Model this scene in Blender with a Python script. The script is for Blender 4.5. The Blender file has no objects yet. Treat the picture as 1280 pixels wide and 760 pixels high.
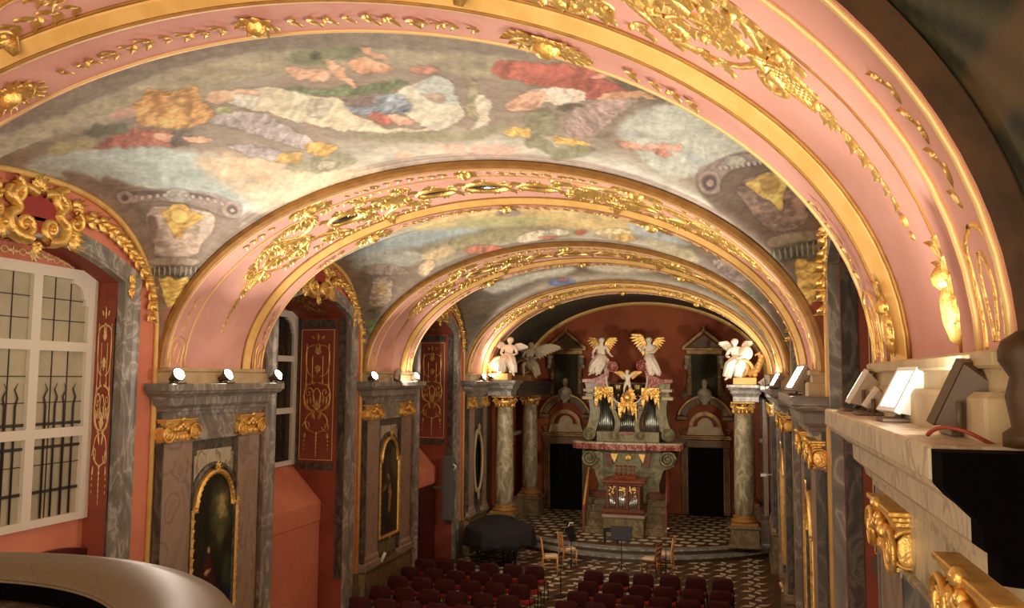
import bpy, math, random
import numpy as np
from mathutils import Vector, Matrix

# ------------------------------------------------------------------ camera
YAW, PIT, ROL, F = 0.26184, 0.08561, 0.00706, 1060.0
CH = 5.25
_fw = np.array([-math.sin(YAW)*math.cos(PIT), math.cos(YAW)*math.cos(PIT), math.sin(PIT)])
_r = np.array([math.cos(YAW), math.sin(YAW), 0.0]); _u = np.cross(_r, _fw)
_R = _r*math.cos(ROL)+_u*math.sin(ROL); _U = -_r*math.sin(ROL)+_u*math.cos(ROL)
C = bpy.context.scene.collection
cd = bpy.data.cameras.new('camera'); cam = bpy.data.objects.new('camera', cd); C.objects.link(cam)
cd.sensor_width = 36.0; cd.lens = 36.0*F/1280.0; cd.clip_start = .05; cd.clip_end = 200
cam.matrix_world = Matrix(((_R[0], _U[0], -_fw[0], 0), (_R[1], _U[1], -_fw[1], 0), (_R[2], _U[2], -_fw[2], CH), (0, 0, 0, 1)))
bpy.context.scene.camera = cam
def ray(x, y): return _R*(x-640)/F-_U*(y-380)/F+_fw
def PY(x, y, v): d = ray(x, y); d = d*v/d[1]; return (d[0], d[1], d[2]+CH)
def PZ(x, y, v): d = ray(x, y); d = d*(v-CH)/d[2]; return (d[0], d[1], d[2]+CH)

# ------------------------------------------------------------------ world, exposure, light
W = bpy.data.worlds.new('world'); bpy.context.scene.world = W; W.use_nodes = True
W.node_tree.nodes['Background'].inputs[0].default_value = (1.0, .80, .58, 1)
W.node_tree.nodes['Background'].inputs[1].default_value = 3.2  # added warm fill, enters through the open end behind the camera
vs = bpy.context.scene.view_settings
vs.view_transform = 'Standard'; vs.look = 'None'; vs.gamma = 1.0; vs.use_curve_mapping = False
vs.exposure = 0.12
LIGHT_COL = (1.0, .88, .73)

def area(name, loc, direc, w, h, power, col=LIGHT_COL, spread=math.radians(170)):
    l = bpy.data.lights.new(name, 'AREA'); l.shape = 'RECTANGLE'; l.size = w; l.size_y = h
    l.energy = power; l.color = col; l.spread = spread
    o = bpy.data.objects.new(name, l); C.objects.link(o)
    o.location = loc; o.rotation_euler = Vector(direc).to_track_quat('-Z', 'Y').to_euler()
    return o

# ------------------------------------------------------------------ constants of the place
XC, AW, RISE, ZS = -3.53, 4.41, 2.66, 5.32
XL, XR = -7.98, .92
PIERS = [(3.07, 5.87), (10.44, 13.0), (17.26, 19.9), (24.5, 27.0)]
BAYS = [(5.87, 10.44), (13.0, 17.26), (19.9, 24.5)]
YEND = 32.1
LEDGE = {'L': 5.12, 'R': 5.05}
random.seed(7)
RNG = np.random.RandomState(5)

# ------------------------------------------------------------------ materials
MATS = {}
def srgb(r, g, b):
    f = lambda c: (c/255/12.92) if c <= 10 else ((c/255+.055)/1.055)**2.4
    return (f(r), f(g), f(b), 1)
def mat(name, col, rough=.6, metal=0.0, col2=None, scale=3.0, detail=5, mix=(.4, .62), bump=0.0, bscale=40, dist=0.0, coat=0, spec=.5):
    m = bpy.data.materials.new(name); m.use_nodes = True; nt = m.node_tree; N = nt.nodes; Lk = nt.links
    b = N['Principled BSDF']; b.inputs['Roughness'].default_value = rough; b.inputs['Metallic'].default_value = metal
    b.inputs['Specular IOR Level'].default_value = spec
    if coat: b.inputs['Coat Weight'].default_value = coat; b.inputs['Coat Roughness'].default_value = .15
    c1 = srgb(*col)
    tc = N.new('ShaderNodeTexCoord')
    if col2:
        n = N.new('ShaderNodeTexNoise'); n.inputs['Scale'].default_value = scale; n.inputs['Detail'].default_value = detail
        n.inputs['Distortion'].default_value = dist; n.inputs['Roughness'].default_value = .6
        Lk.new(tc.outputs['Object'], n.inputs['Vector'])
        r = N.new('ShaderNodeValToRGB'); r.color_ramp.elements[0].position = mix[0]; r.color_ramp.elements[1].position = mix[1]
        r.color_ramp.elements[0].color = c1; r.color_ramp.elements[1].color = srgb(*col2)
        Lk.new(n.outputs['Fac'], r.inputs['Fac']); Lk.new(r.outputs['Color'], b.inputs['Base Color'])
    else:
        b.inputs['Base Color'].default_value = c1
    if bump:
        n2 = N.new('ShaderNodeTexNoise'); n2.inputs['Scale'].default_value = bscale; n2.inputs['Detail'].default_value = 3
        Lk.new(tc.outputs['Object'], n2.inputs['Vector'])
        bp = N.new('ShaderNodeBump'); bp.inputs['Strength'].default_value = bump; bp.inputs['Distance'].default_value = .02
        Lk.new(n2.outputs['Fac'], bp.inputs['Height']); Lk.new(bp.outputs['Normal'], b.inputs['Normal'])
    MATS[name] = m; return m
def marble(name, base, vein, second, scale=2.2, rough=.32, vw=.06):
    m = bpy.data.materials.new(name); m.use_nodes = True; nt = m.node_tree; N = nt.nodes; Lk = nt.links
    b = N['Principled BSDF']; b.inputs['Roughness'].default_value = rough
    tc = N.new('ShaderNodeTexCoord')
    mp = N.new('ShaderNodeMapping'); mp.inputs['Scale'].default_value = (1, 1, .6); mp.inputs['Rotation'].default_value = (.5, .3, .2)
    Lk.new(tc.outputs['Object'], mp.inputs['Vector'])
    n = N.new('ShaderNodeTexNoise'); n.inputs['Scale'].default_value = scale; n.inputs['Detail'].default_value = 7; n.inputs['Distortion'].default_value = 1.6
    Lk.new(mp.outputs[0], n.inputs['Vector'])
    r = N.new('ShaderNodeValToRGB'); e = r.color_ramp.elements
    e[0].position = .3; e[0].color = srgb(*second); e[1].position = .72; e[1].color = srgb(*base)
    x = e.new(.5-vw); x.color = srgb(*base)
    x = e.new(.5); x.color = srgb(*vein)
    x = e.new(.5+vw*.6); x.color = srgb(*base)
    x = e.new(.62); x.color = srgb(*second)
    Lk.new(n.outputs['Fac'], r.inputs['Fac']); Lk.new(r.outputs['Color'], b.inputs['Base Color'])
    MATS[name] = m; return m
def emit(name, col, s):
    m = bpy.data.materials.new(name); m.use_nodes = True; b = m.node_tree.nodes['Principled BSDF']
    b.inputs['Base Color'].default_value = (.8, .8, .8, 1); b.inputs['Emission Color'].default_value = (*col, 1); b.inputs['Emission Strength'].default_value = s
    MATS[name] = m; return m
mat('pink', (220, 166, 152), .75, col2=(208, 152, 138), scale=1.3, bump=.08)
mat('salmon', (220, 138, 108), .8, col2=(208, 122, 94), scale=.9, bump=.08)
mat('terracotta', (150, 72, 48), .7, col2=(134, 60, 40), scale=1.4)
mat('altar_red', (166, 86, 46), .8, col2=(132, 60, 30), scale=.35, mix=(.42, .6))
mat('brick_red', (150, 40, 28), .55)
mat('gold', (246, 204, 120), .36, .72, col2=(226, 178, 92), scale=9, bump=.4, bscale=38)
mat('gold_paint', (234, 192, 116), .5, .15, col2=(222, 178, 100), scale=5)
mat('gold_pale', (236, 204, 140), .4, .3)
mat('gold_dark', (172, 126, 62), .5, .3, col2=(150, 106, 50), scale=6)
mat('gilt_brown', (84, 56, 24), .6, .2, col2=(62, 42, 18), scale=5)
marble('marble_brown', (162, 140, 120), (132, 112, 98), (142, 120, 104), 1.3, .32, .05)
marble('marble_grey', (140, 134, 124), (182, 176, 164), (116, 110, 102), 2.0, .3, .04)
marble('marble_light', (196, 186, 158), (130, 122, 104), (176, 166, 140), 1.6)
marble('marble_green', (118, 110, 74), (142, 132, 94), (94, 88, 60), 3.0)
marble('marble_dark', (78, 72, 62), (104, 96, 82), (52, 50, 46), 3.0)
marble('marble_column', (168, 156, 124), (198, 184, 148), (126, 116, 88), 2.4, .3, .05)
marble('marble_beige', (204, 188, 158), (160, 142, 116), (188, 170, 140), 3.0, .45)
marble('marble_red', (150, 66, 52), (200, 150, 130), (120, 48, 40), 4.0)
marble('plinth_stone', (112, 94, 62), (140, 120, 84), (94, 80, 54), 3.0, .5)
mat('stone_cream', (196, 176, 136), .6, col2=(178, 156, 116), scale=4)
mat('retable', (126, 94, 54), .55, col2=(100, 74, 42), scale=3)
mat('retable_gilt', (176, 134, 70), .45, .3, col2=(122, 94, 48), scale=5)
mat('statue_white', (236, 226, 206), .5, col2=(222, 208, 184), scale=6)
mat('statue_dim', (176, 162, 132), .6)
mat('black', (14, 12, 12), .6)
mat('black_gloss', (16, 14, 14), .25)
mat('door_dark', (5, 9, 9), .8, spec=.15)
mat('cloth_black', (24, 20, 24), .85, bump=.3, bscale=20)
mat('maroon', (70, 12, 16), .8)
mat('seat_red', (166, 46, 44), .8)
mat('wood_light', (206, 148, 84), .45, col2=(186, 126, 66), scale=6)
mat('wood_red', (128, 64, 34), .4, col2=(104, 48, 26), scale=7)
mat('wood_organ', (112, 62, 36), .4, col2=(90, 48, 28), scale=7)
mat('wood_door', (86, 26, 18), .45, col2=(66, 18, 14), scale=6)
mat('cushion', (214, 190, 150), .8)
mat('pipe_metal', (186, 190, 180), .28, .9)
mat('mirror_glass', (60, 70, 74), .05, .95)
mat('mirror_dark', (110, 112, 108), .08, .9)
mat('window_dark', (40, 38, 34), .12)
mat('window_pane', (188, 178, 148), .5, col2=(168, 160, 132), scale=1.2)
mat('window_white', (226, 218, 200), .55)
mat('iron', (44, 38, 34), .5)
mat('lamp_housing', (176, 160, 138), .45)
mat('lamp_dark', (92, 74, 56), .5)
mat('lamp_white', (228, 228, 222), .35)
mat('glass_edge', (120, 220, 190), .1)
mat('urn_metal', (110, 92, 56), .3, .8)
mat('cable_red', (150, 60, 40), .5)
mat('slat_grey', (92, 92, 84), .5)
emit('lamp_glow', (1.0, .93, .78), 40.0)
emit('lamp_glow_soft', (1.0, .98, .95), 6.0)
mat('tile_dark', (84, 60, 34), .4, col2=(70, 50, 28), scale=2)
mat('tile_light', (214, 200, 172), .35, col2=(190, 174, 144), scale=2)
mat('tile_mid', (112, 92, 60), .4, col2=(98, 80, 52), scale=2)
def vcol(name, rough=.7, dark=1.0):
    m = bpy.data.materials.new(name); m.use_nodes = True; N = m.node_tree.nodes
    a = N.new('ShaderNodeVertexColor'); a.layer_name = 'paint'
    m.node_tree.links.new(a.outputs['Color'], N['Principled BSDF'].inputs['Base Color'])
    N['Principled BSDF'].inputs['Roughness'].default_value = rough
    MATS[name] = m; return m
vcol('fresco', .75); vcol('oil_paint', .35)

# ------------------------------------------------------------------ mesh helpers
class MB:
    def __init__(s): s.v = []; s.f = []; s.m = []; s.s = []
    def add(s, vs, fs, mi=0, smooth=False):
        o = len(s.v); s.v += [tuple(map(float, q)) for q in vs]
        for f in fs: s.f.append(tuple(i+o for i in f)); s.m.append(mi); s.s.append(smooth)
        return s
    def box(s, x0, x1, y0, y1, z0, z1, mi=0, bev=0.0):
        x0, x1 = sorted((x0, x1)); y0, y1 = sorted((y0, y1)); z0, z1 = sorted((z0, z1))
        if bev <= 0:
            return s.add([(x0, y0, z0), (x1, y0, z0), (x1, y1, z0), (x0, y1, z0), (x0, y0, z1), (x1, y0, z1), (x1, y1, z1), (x0, y1, z1)],
                         [(0, 3, 2, 1), (4, 5, 6, 7), (0, 1, 5, 4), (1, 2, 6, 5), (2, 3, 7, 6), (3, 0, 4, 7)], mi)
        b = min(bev, (x1-x0)/2.1, (y1-y0)/2.1, (z1-z0)/2.1)
        rings = []
        for z, i in ((z0, b), (z0+b, 0), (z1-b, 0), (z1, b)):
            c = b if i == 0 else b
            X0, X1, Y0, Y1 = x0+i, x1-i, y0+i, y1-i
            k = b*.6
            rings.append([(X0+k, Y0, z), (X1-k, Y0, z), (X1, Y0+k, z), (X1, Y1-k, z), (X1-k, Y1, z), (X0+k, Y1, z), (X0, Y1-k, z), (X0, Y0+k, z)])
        return s.rings(rings, mi, cap=True, smooth=False)
    def rings(s, rings, mi=0, cap=True, smooth=True, closed=True):
        n = len(rings[0]); vs = [p for r in rings for p in r]; fs = []
        for i in range(len(rings)-1):
            for j in range(n if closed else n-1):
                k = (j+1) % n
                fs.append((i*n+j, i*n+k, (i+1)*n+k, (i+1)*n+j))
        if cap:
            fs.append(tuple(range(n))[::-1]); fs.append(tuple((len(rings)-1)*n+j for j in range(n)))
        return s.add(vs, fs, mi, smooth)
    def prism(s, poly, axis, a, b, mi=0):
        # poly in the two other axes, extruded along axis from a to b
        def P(p, t):
            if axis == 0: return (t, p[0], p[1])
            if axis == 1: return (p[0], t, p[1])
            return (p[0], p[1], t)
        n = len(poly)
        return s.add([P(p, a) for p in poly]+[P(p, b) for p in poly],
                     [tuple(range(n))[::-1], tuple(range(n, 2*n))]+[(i, (i+1) % n, n+(i+1) % n, n+i) for i in range(n)], mi)
    def lathe(s, prof, cx, cy, n=20, mi=0, sx=1, sy=1):
        rings = [[(cx+r*sx*math.cos(2*math.pi*k/n), cy+r*sy*math.sin(2*math.pi*k/n), z) for k in range(n)] for r, z in prof]
        return s.rings(rings, mi)
    def tube(s, pts, rad, n=8, mi=0, cap=True):
        pts = [Vector(p) for p in pts]; rings = []; up = None
        if not hasattr(rad, '__len__'): rad = [rad]*len(pts)
        for i, p in enumerate(pts):
            t = (pts[min(i+1, len(pts)-1)]-pts[max(i-1, 0)])
            if t.length < 1e-9: t = Vector((0, 0, 1))
            t.normalize()
            if up is None: up = Vector((0, 0, 1)) if abs(t.z) < .9 else Vector((1, 0, 0))
            a = t.cross(up)
            if a.length < 1e-6: a = t.orthogonal()
            a.normalize(); b = a.cross(t).normalized(); up = b
            rings.append([tuple(p+(a*math.cos(2*math.pi*k/n)+b*math.sin(2*math.pi*k/n))*rad[i]) for k in range(n)])
        return s.rings(rings, mi, cap)
    def ell(s, c, r, nu=12, nv=8, mi=0, rot=None):
        rings = []
        for i in range(nv+1):
            t = math.pi*i/nv; rr = max(math.sin(t), .02)
            ring = []
            for k in range(nu):
                a = 2*math.pi*k/nu
                v = Vector((r[0]*rr*math.cos(a), r[1]*rr*math.sin(a), -r[2]*math.cos(t)))
                if rot: v = rot @ v
                ring.append((c[0]+v.x, c[1]+v.y, c[2]+v.z))
            rings.append(ring)
        return s.rings(rings, mi)
    def build(s, name, m, parent=None, loc=None):
        me = bpy.data.meshes.new(name)
        me.from_pydata(s.v, [], s.f)
        ms = m if isinstance(m, (list, tuple)) else [m]
        for q in ms: me.materials.append(MATS[q])
        me.polygons.foreach_set('material_index', s.m); me.polygons.foreach_set('use_smooth', s.s)
        me.update()
        o = bpy.data.objects.new(name, me); C.objects.link(o)
        if parent is not None:
            o.parent = parent; 
            o.matrix_parent_inverse = Matrix.Identity(4)
            # geometry is given in world space: shift into the parent's frame
            pw = parent.matrix_basis if parent.parent is None else parent.parent.matrix_basis @ parent.matrix_basis
            if pw != Matrix.Identity(4): me.transform(pw.inverted())
        return o
def tag(o, label=None, cat=None, group=None, kind=None):
    if label: o['label'] = label
    if cat: o['category'] = cat
    if group: o['group'] = group
    if kind: o['kind'] = kind
    return o
def empty(name, loc=(0, 0, 0), rz=0.0, label=None, cat=None, group=None):
    o = bpy.data.objects.new(name, None); C.objects.link(o); o.empty_display_size = .1
    o.matrix_basis = Matrix.Translation(loc) @ Matrix.Rotation(rz, 4, 'Z')
    return tag(o, label, cat, group)
def struct(name, mb, m):
    return tag(mb.build(name, m), kind='structure')
def copy_tree(o, parent=None):
    c = o.copy(); C.objects.link(c)
    if parent is not None: c.parent = parent
    for ch in o.children: copy_tree(ch, c)
    return c

# ------------------------------------------------------------------ relief ornament drawn on any surface
def smooth_pts(pts, k=4):
    out = []; n = len(pts)
    for i in range(n-1):
        p0 = pts[max(i-1, 0)]; p1 = pts[i]; p2 = pts[i+1]; p3 = pts[min(i+2, n-1)]
        for j in range(k):
            t = j/k
            out.append(tuple(.5*((2*p1[d])+(-p0[d]+p2[d])*t+(2*p0[d]-5*p1[d]+4*p2[d]-p3[d])*t*t+(-p0[d]+3*p1[d]-3*p2[d]+p3[d])*t**3) for d in (0, 1)))
    out.append(tuple(pts[-1])); return out
class Orn:
    """relief in (u,v) on a surface; f(u,v,h) -> point"""
    def __init__(s, f, k=1.0, hk=1.0): s.mb = MB(); s.f = f; s.k = k; s.hk = hk
    def stroke(s, pts, w0, w1=None, h=None, sm=4, mi=0):
        if sm: pts = smooth_pts(pts, sm)
        w1 = w0 if w1 is None else w1; n = len(pts); rings = []
        for i, p in enumerate(pts):
            a = pts[max(i-1, 0)]; b = pts[min(i+1, n-1)]
            tx, ty = b[0]-a[0], b[1]-a[1]; L = math.hypot(tx, ty) or 1e-6; nx, ny = -ty/L, tx/L
            t = i/max(n-1, 1); w = w0+(w1-w0)*t; hh = (h or w)*s.hk*(.35+.65*w/max(w0, w1))
            rings.append([s.f(p[0]+nx*w*q, p[1]+ny*w*q, hh*g) for q, g in ((-1, -.2), (-.75, .65), (0, 1), (.75, .65), (1, -.2))])
        s.mb.rings(rings, mi, cap=False, closed=False); return s
    def spiral(s, u, v, r, turns=1.4, d=1, a0=0.0, w=.03, flip=False):
        pts = []; n = max(8, int(turns*11))
        for i in range(n+1):
            t = i/n; a = a0+d*turns*2*math.pi*t; rr = r*(1-t)**.9+r*.06
            pts.append((u+rr*math.cos(a), v+rr*math.sin(a)))
        s.stroke(pts, w, w*.45, sm=0); s.blob(u, v, w*.9, w*.9); return s
    def blob(s, u, v, a, b, h=None, mi=0, n=8):
        h = (h or min(a, b))*s.hk
        rings = []
        for k, (q, g) in enumerate(((1, -.1), (.8, .6), (.35, .95))):
            rings.append([s.f(u+a*q*math.cos(2*math.pi*i/n), v+b*q*math.sin(2*math.pi*i/n), h*g) for i in range(n)])
        o = [p for r in rings for p in r]+[s.f(u, v, h)]
        fs = [(r*n+i, r*n+(i+1) % n, (r+1)*n+(i+1) % n, (r+1)*n+i) for r in (0, 1) for i in range(n)]
        fs += [(2*n+i, 2*n+(i+1) % n, 3*n) for i in range(n)]
        s.mb.add(o, fs, mi, True); return s
    def leaf(s, u, v, ang, L, w, h=None, curl=.5, mi=0):
        h = (h or w*.6)*s.hk; ca, sa = math.cos(ang), math.sin(ang)
        rows = ((0, .15, .3), (.25, .8, .7), (.5, 1, 1), (.78, .6, 1.0), (1, .03, 1.0+curl))
        vs = []
        for t, q, g in rows:
            for e, hh in ((-1, .15), (0, 1), (1, .15)):
                x = L*t; y = w*q*e
                vs.append(s.f(u+x*ca-y*sa, v+x*sa+y*ca, h*(g*hh)))
        fs = [(i*3+j, i*3+j+1, i*3+j+4, i*3+j+3) for i in range(4) for j in (0, 1)]
        s.mb.add(vs, fs, mi, True); return s
    def fan(s, u, v, ang, L, n=5, spread=1.9, w=None, mi=0):
        w = w or L*.17
        for i in range(n):
            t = (i-(n-1)/2)/((n-1)/2 or 1)
            s.leaf(u, v, ang+t*spread/2, L*(1-.28*abs(t)), w, mi=mi)
        s.blob(u, v, w*.9, w*.9, mi=mi); return s
    def cscroll(s, u0, v0, u1, v1, bulge, r, w, d=1):
        du, dv = u1-u0, v1-v0; L = math.hypot(du, dv) or 1e-6; nx, ny = -dv/L*bulge, du/L*bulge
        s.stroke([(u0, v0), (u0+du*.25+nx*.8, v0+dv*.25+ny*.8), (u0+du*.5+nx, v0+dv*.5+ny), (u0+du*.75+nx*.8, v0+dv*.75+ny*.8), (u1, v1)], w*.9, w)
        a = math.atan2(dv, du); sg = 1 if bulge > 0 else -1
        for (cu, cv, aa, dd) in ((u0, v0, a+math.pi, 1), (u1, v1, a, -1)):
            cx, cy = cu-nx/abs(bulge)*r*.9*1, cv-ny/abs(bulge)*r*.9
            s.spiral(cx, cy, r, 1.25, dd*sg, math.atan2(cv-cy, cu-cx), w)
        return s
    def garland(s, pts, L, w, step=None, sm=5):
        pts = smooth_pts(pts, sm); step = step or L*.42; acc = 0; k = 0
        for i in range(1, len(pts)):
            dx, dy = pts[i][0]-pts[i-1][0], pts[i][1]-pts[i-1][1]; d = math.hypot(dx, dy); acc += d
            if acc >= step:
                acc = 0; a = math.atan2(dy, dx); k += 1
                q = .8+.35*random.random()
                s.leaf(pts[i][0], pts[i][1], a+.55, L*q, w*q); s.leaf(pts[i][0], pts[i][1], a-.55, L*q, w*q)
                if k % 3 == 0: s.blob(pts[i][0], pts[i][1], w*.8, w*.8, w*1.1)
        return s
    def ring(s, u, v, a, b, w, n=24, mi=0):
        s.stroke([(u+a*math.cos(2*math.pi*i/n), v+b*math.sin(2*math.pi*i/n)) for i in range(n+1)], w, sm=0, mi=mi); return s
    def lattice(s, u, v, a, b, w, n=4):
        for i in range(-n, n+1):
            t = i/n
            for sg in (1, -1):
                # diagonal clipped to the box
                p = []
                for q in (-1, 1):
                    x = t+q; y = q*sg
                    p.append((x, y))
                (x0, y0), (x1, y1) = p
                f0 = max(0, (-1-x0)/(x1-x0)); f1 = min(1, (1-x0)/(x1-x0))
                if f1 > f0: s.stroke([(u+a*(x0+(x1-x0)*f0), v+b*(y0+(y1-y0)*f0)), (u+a*(x0+(x1-x0)*f1), v+b*(y0+(y1-y0)*f1))], w, sm=0)
        return s

# ------------------------------------------------------------------ noise and painted pictures
def vnoise(x, y, seed=0):
    xi = np.floor(x).astype(np.int64); yi = np.floor(y).astype(np.int64); xf = x-xi; yf = y-yi
    xf = xf*xf*(3-2*xf); yf = yf*yf*(3-2*yf)
    def h(a, b):
        n = (a*374761393+b*668265263+seed*974711) & 0x7fffffff
        n = ((n ^ (n >> 13))*1274126177) & 0x7fffffff
        return ((n ^ (n >> 16)) & 0xffff)/65535.0
    return (h(xi, yi)*(1-xf)+h(xi+1, yi)*xf)*(1-yf)+(h(xi, yi+1)*(1-xf)+h(xi+1, yi+1)*xf)*yf
def fbm(x, y, o=4, seed=0):
    r = 0; a = .5; t = 0
    for i in range(o): r = r+a*vnoise(x, y, seed+i*17); t += a; a *= .55; x = x*2.03+5.1; y = y*2.03+1.7
    return r/t
def poly_sd(px, py, poly):
    d = np.full(px.shape, 1e9); ins = np.zeros(px.shape, bool); n = len(poly)
    for i in range(n):
        x0, y0 = poly[i]; x1, y1 = poly[(i+1) % n]
        ex, ey = x1-x0, y1-y0; wx, wy = px-x0, py-y0
        t = np.clip((wx*ex+wy*ey)/(ex*ex+ey*ey+1e-9), 0, 1)
        d = np.minimum(d, (wx-ex*t)**2+(wy-ey*t)**2)
        if y0 != y1:
            c = ((y0 > py) != (y1 > py)) & (px < (x1-x0)*(py-y0)/(y1-y0)+x0)
            ins ^= c
    d = np.sqrt(d); return np.where(ins, -d, d)
def mix2(a, b, t): return (a[0]+(b[0]-a[0])*t, a[1]+(b[1]-a[1])*t)
def paint(col, u, v, shapes, warp=3.0, fold=14.0, al=.9):
    """lay coloured patches (in picture units u,v) over the ground colour"""
    wu = (fbm(u/12, v/12, 3, 3)-.5)*2*warp*2.2+(fbm(u/3.2, v/3.2, 2, 33)-.5)*warp*1.2; wv = (fbm(u/12+40, v/12, 3, 9)-.5)*2*warp*1.6+(fbm(u/3.2+9, v/3.2, 2, 39)-.5)*warp*.9
    U, V = u+wu, v+wv
    for k, (poly, c, *opt) in enumerate(shapes):
        for _ in range(2):      # round the corners off
            poly = [q for i in range(len(poly)) for q in (mix2(poly[i-1], poly[i], .75), mix2(poly[i], poly[(i+1) % len(poly)], .25))]
        soft = opt[0] if opt else 1.5; var = opt[1] if len(opt) > 1 else .16; ang = opt[2] if len(opt) > 2 else .6
        P = np.array(poly, float); m = soft+1
        sel = np.where((U > P[:, 0].min()-m) & (U < P[:, 0].max()+m) & (V > P[:, 1].min()-m) & (V < P[:, 1].max()+m))[0]
        if len(sel) == 0: continue
        sd = poly_sd(U[sel], V[sel], poly); a = np.clip(.5-sd/max(soft*1.3, .3), 0, 1)[:, None]*al
        ss = U[sel]*math.cos(ang)+V[sel]*math.sin(ang); tt = -U[sel]*math.sin(ang)+V[sel]*math.cos(ang)
        fo = fbm(ss/fold*2.6, tt/fold*.8, 3, 20+k); f2 = fbm(ss/fold*7, tt/fold*3, 2, 90+k); fo = .6*fo+.4*f2
        g = (1+(fo-.5)*2*var*(2.6 if soft < 3 else 1.2))[:, None]
        col[sel] = col[sel]*(1-a)+np.array(c, float)[None]*g*a
        if soft < 3: col[sel] *= (1-.13*np.exp(-((sd-.6)/.9)**2))[:, None]
    return col
def grid_mesh(name, PX_, mi_mat, col, nu, nv, parent=None, flip=False):
    me = bpy.data.meshes.new(name); n = nu*nv
    me.vertices.add(n); me.vertices.foreach_set('co', PX_.reshape(-1).astype(np.float32))
    i = np.arange(nu-1)[:, None]*nv+np.arange(nv-1)[None]; i = i.reshape(-1)
    q = np.stack([i, i+nv, i+nv+1, i+1], 1) if not flip else np.stack([i, i+1, i+nv+1, i+nv], 1)
    me.loops.add(q.size); me.loops.foreach_set('vertex_index', q.reshape(-1).astype(np.int32))
    me.polygons.add(len(q)); me.polygons.foreach_set('loop_start', (np.arange(len(q))*4).astype(np.int32))
    me.polygons.foreach_set('use_smooth', np.ones(len(q), bool))
    me.update(calc_edges=True)
    c = np.clip(col/255.0, 0, 1); c = np.where(c <= .04045, c/12.92, ((c+.055)/1.055)**2.4)
    at = me.color_attributes.new('paint', 'FLOAT_COLOR', 'POINT')
    at.data.foreach_set('color', np.concatenate([c, np.ones((n, 1))], 1).reshape(-1).astype(np.float32))
    me.materials.append(MATS[mi_mat]); me.validate()
    o = bpy.data.objects.new(name, me); C.objects.link(o)
    if parent is not None: o.parent = parent
    return o
def world_to_pic(P):
    v = P-np.array([0, 0, CH]); w = v@_fw; w = np.where(np.abs(w) < 1e-6, 1e-6, w)
    return 640+F*(v@_R)/w, 380-F*(v@_U)/w, w

marble('marble_rim', (112, 96, 74), (96, 80, 60), (106, 90, 68), 3.0, .4, .03)
mat('flat_black', (3, 2, 2), .9, spec=.05)
mat('plinth_dark', (70, 58, 40), .5)
mat('retable_dark', (58, 54, 34), .85, col2=(50, 48, 34), scale=3)
# ================================================================== THE ROOM
def sideX(side, d):            # d = distance out from the pier face into the nave
    return XL+d if side == 'L' else XR-d
def inward(side): return 1 if side == 'L' else -1
# ---- floors
fl = MB(); fl.box(-10, 3, -4, 33, -.2, 0); struct('floor', fl, 'tile_dark')
# nave tiles: pinwheel stars of pale petals set in brown stone
tl = MB()
def petal(mb, x, y, a, L, w, z, mi):
    ca, sa = math.cos(a), math.sin(a)
    p = [(0.04, 0), (L*.45, w), (L, 0.02), (L*.55, -w)]
    p = [(x+q*ca-r_*sa, y+q*sa+r_*ca) for q, r_ in p]
    mb.prism(p, 2, z-.002, z+.003, mi)
G = .72
for i in range(0, 13):
    for j in range(0, 26):
        x = -7.7+G*i+.06; y = 8.0+G*j
        if y > 24.9+.12*(x+3.4)**2 or x > .75: continue
        for k in range(4):
            petal(tl, x, y, math.radians(22+90*k), .36 if (k+i+j) % 2 else .34, .085, 0.001, 0)
        petal(tl, x+G/2, y+G/2, math.radians(67), .2, .05, 0.001, 1); petal(tl, x+G/2, y+G/2, math.radians(247), .2, .05, 0.001, 1)
o = tl.build('floor', ['tile_light', 'tile_mid']); tag(o, kind='structure')
# platform with two curved steps
def edge(x, off): return 24.72+off+.12*(x+3.4)**2
xs = [-8.5+.25*i for i in range(41)]
for nm, off, z0, z1, m in (('trim_1', 0, 0, .15, 'marble_grey'), ('trim_2', .42, .15, .30, 'marble_grey')):
    mb = MB(); poly = [(x, min(edge(x, off), 31.9)) for x in xs]+[(xs[-1], 32.3), (xs[0], 32.3)]
    mb.prism(poly, 2, z0, z1-.05, 1)
    poly = [(x, min(edge(x, off-.03), 31.9)) for x in xs]+[(xs[-1], 32.3), (xs[0], 32.3)]
    mb.prism(poly, 2, z1-.05, z1, 0)
    tag(mb.build(nm, [m, 'plinth_dark']), kind='structure')
mb = MB()
poly = [(x, min(edge(x, .75), 31.9)) for x in xs]+[(xs[-1], 32.2), (xs[0], 32.2)]
mb.prism(poly, 2, .29, .304, 0)
for i in range(22):
    for j in range(15):
        x = -7.9+.42*i+(.2 if j % 2 else 0); y = 25.0+.5*j
        if y < edge(x, .85) or y > 31.8 or x > .9: continue
        mb.prism([(x, y), (x+.27, y-.05), (x+.33, y+.17), (x+.06, y+.22)], 2, .303, .308, 1)
        mb.prism([(x+.06, y+.22), (x+.33, y+.17), (x+.36, y+.21), (x+.1, y+.31)], 2, .303, .308, 2)
o = mb.build('floor', ['tile_dark', 'tile_light', 'tile_mid']); tag(o, kind='structure')

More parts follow.
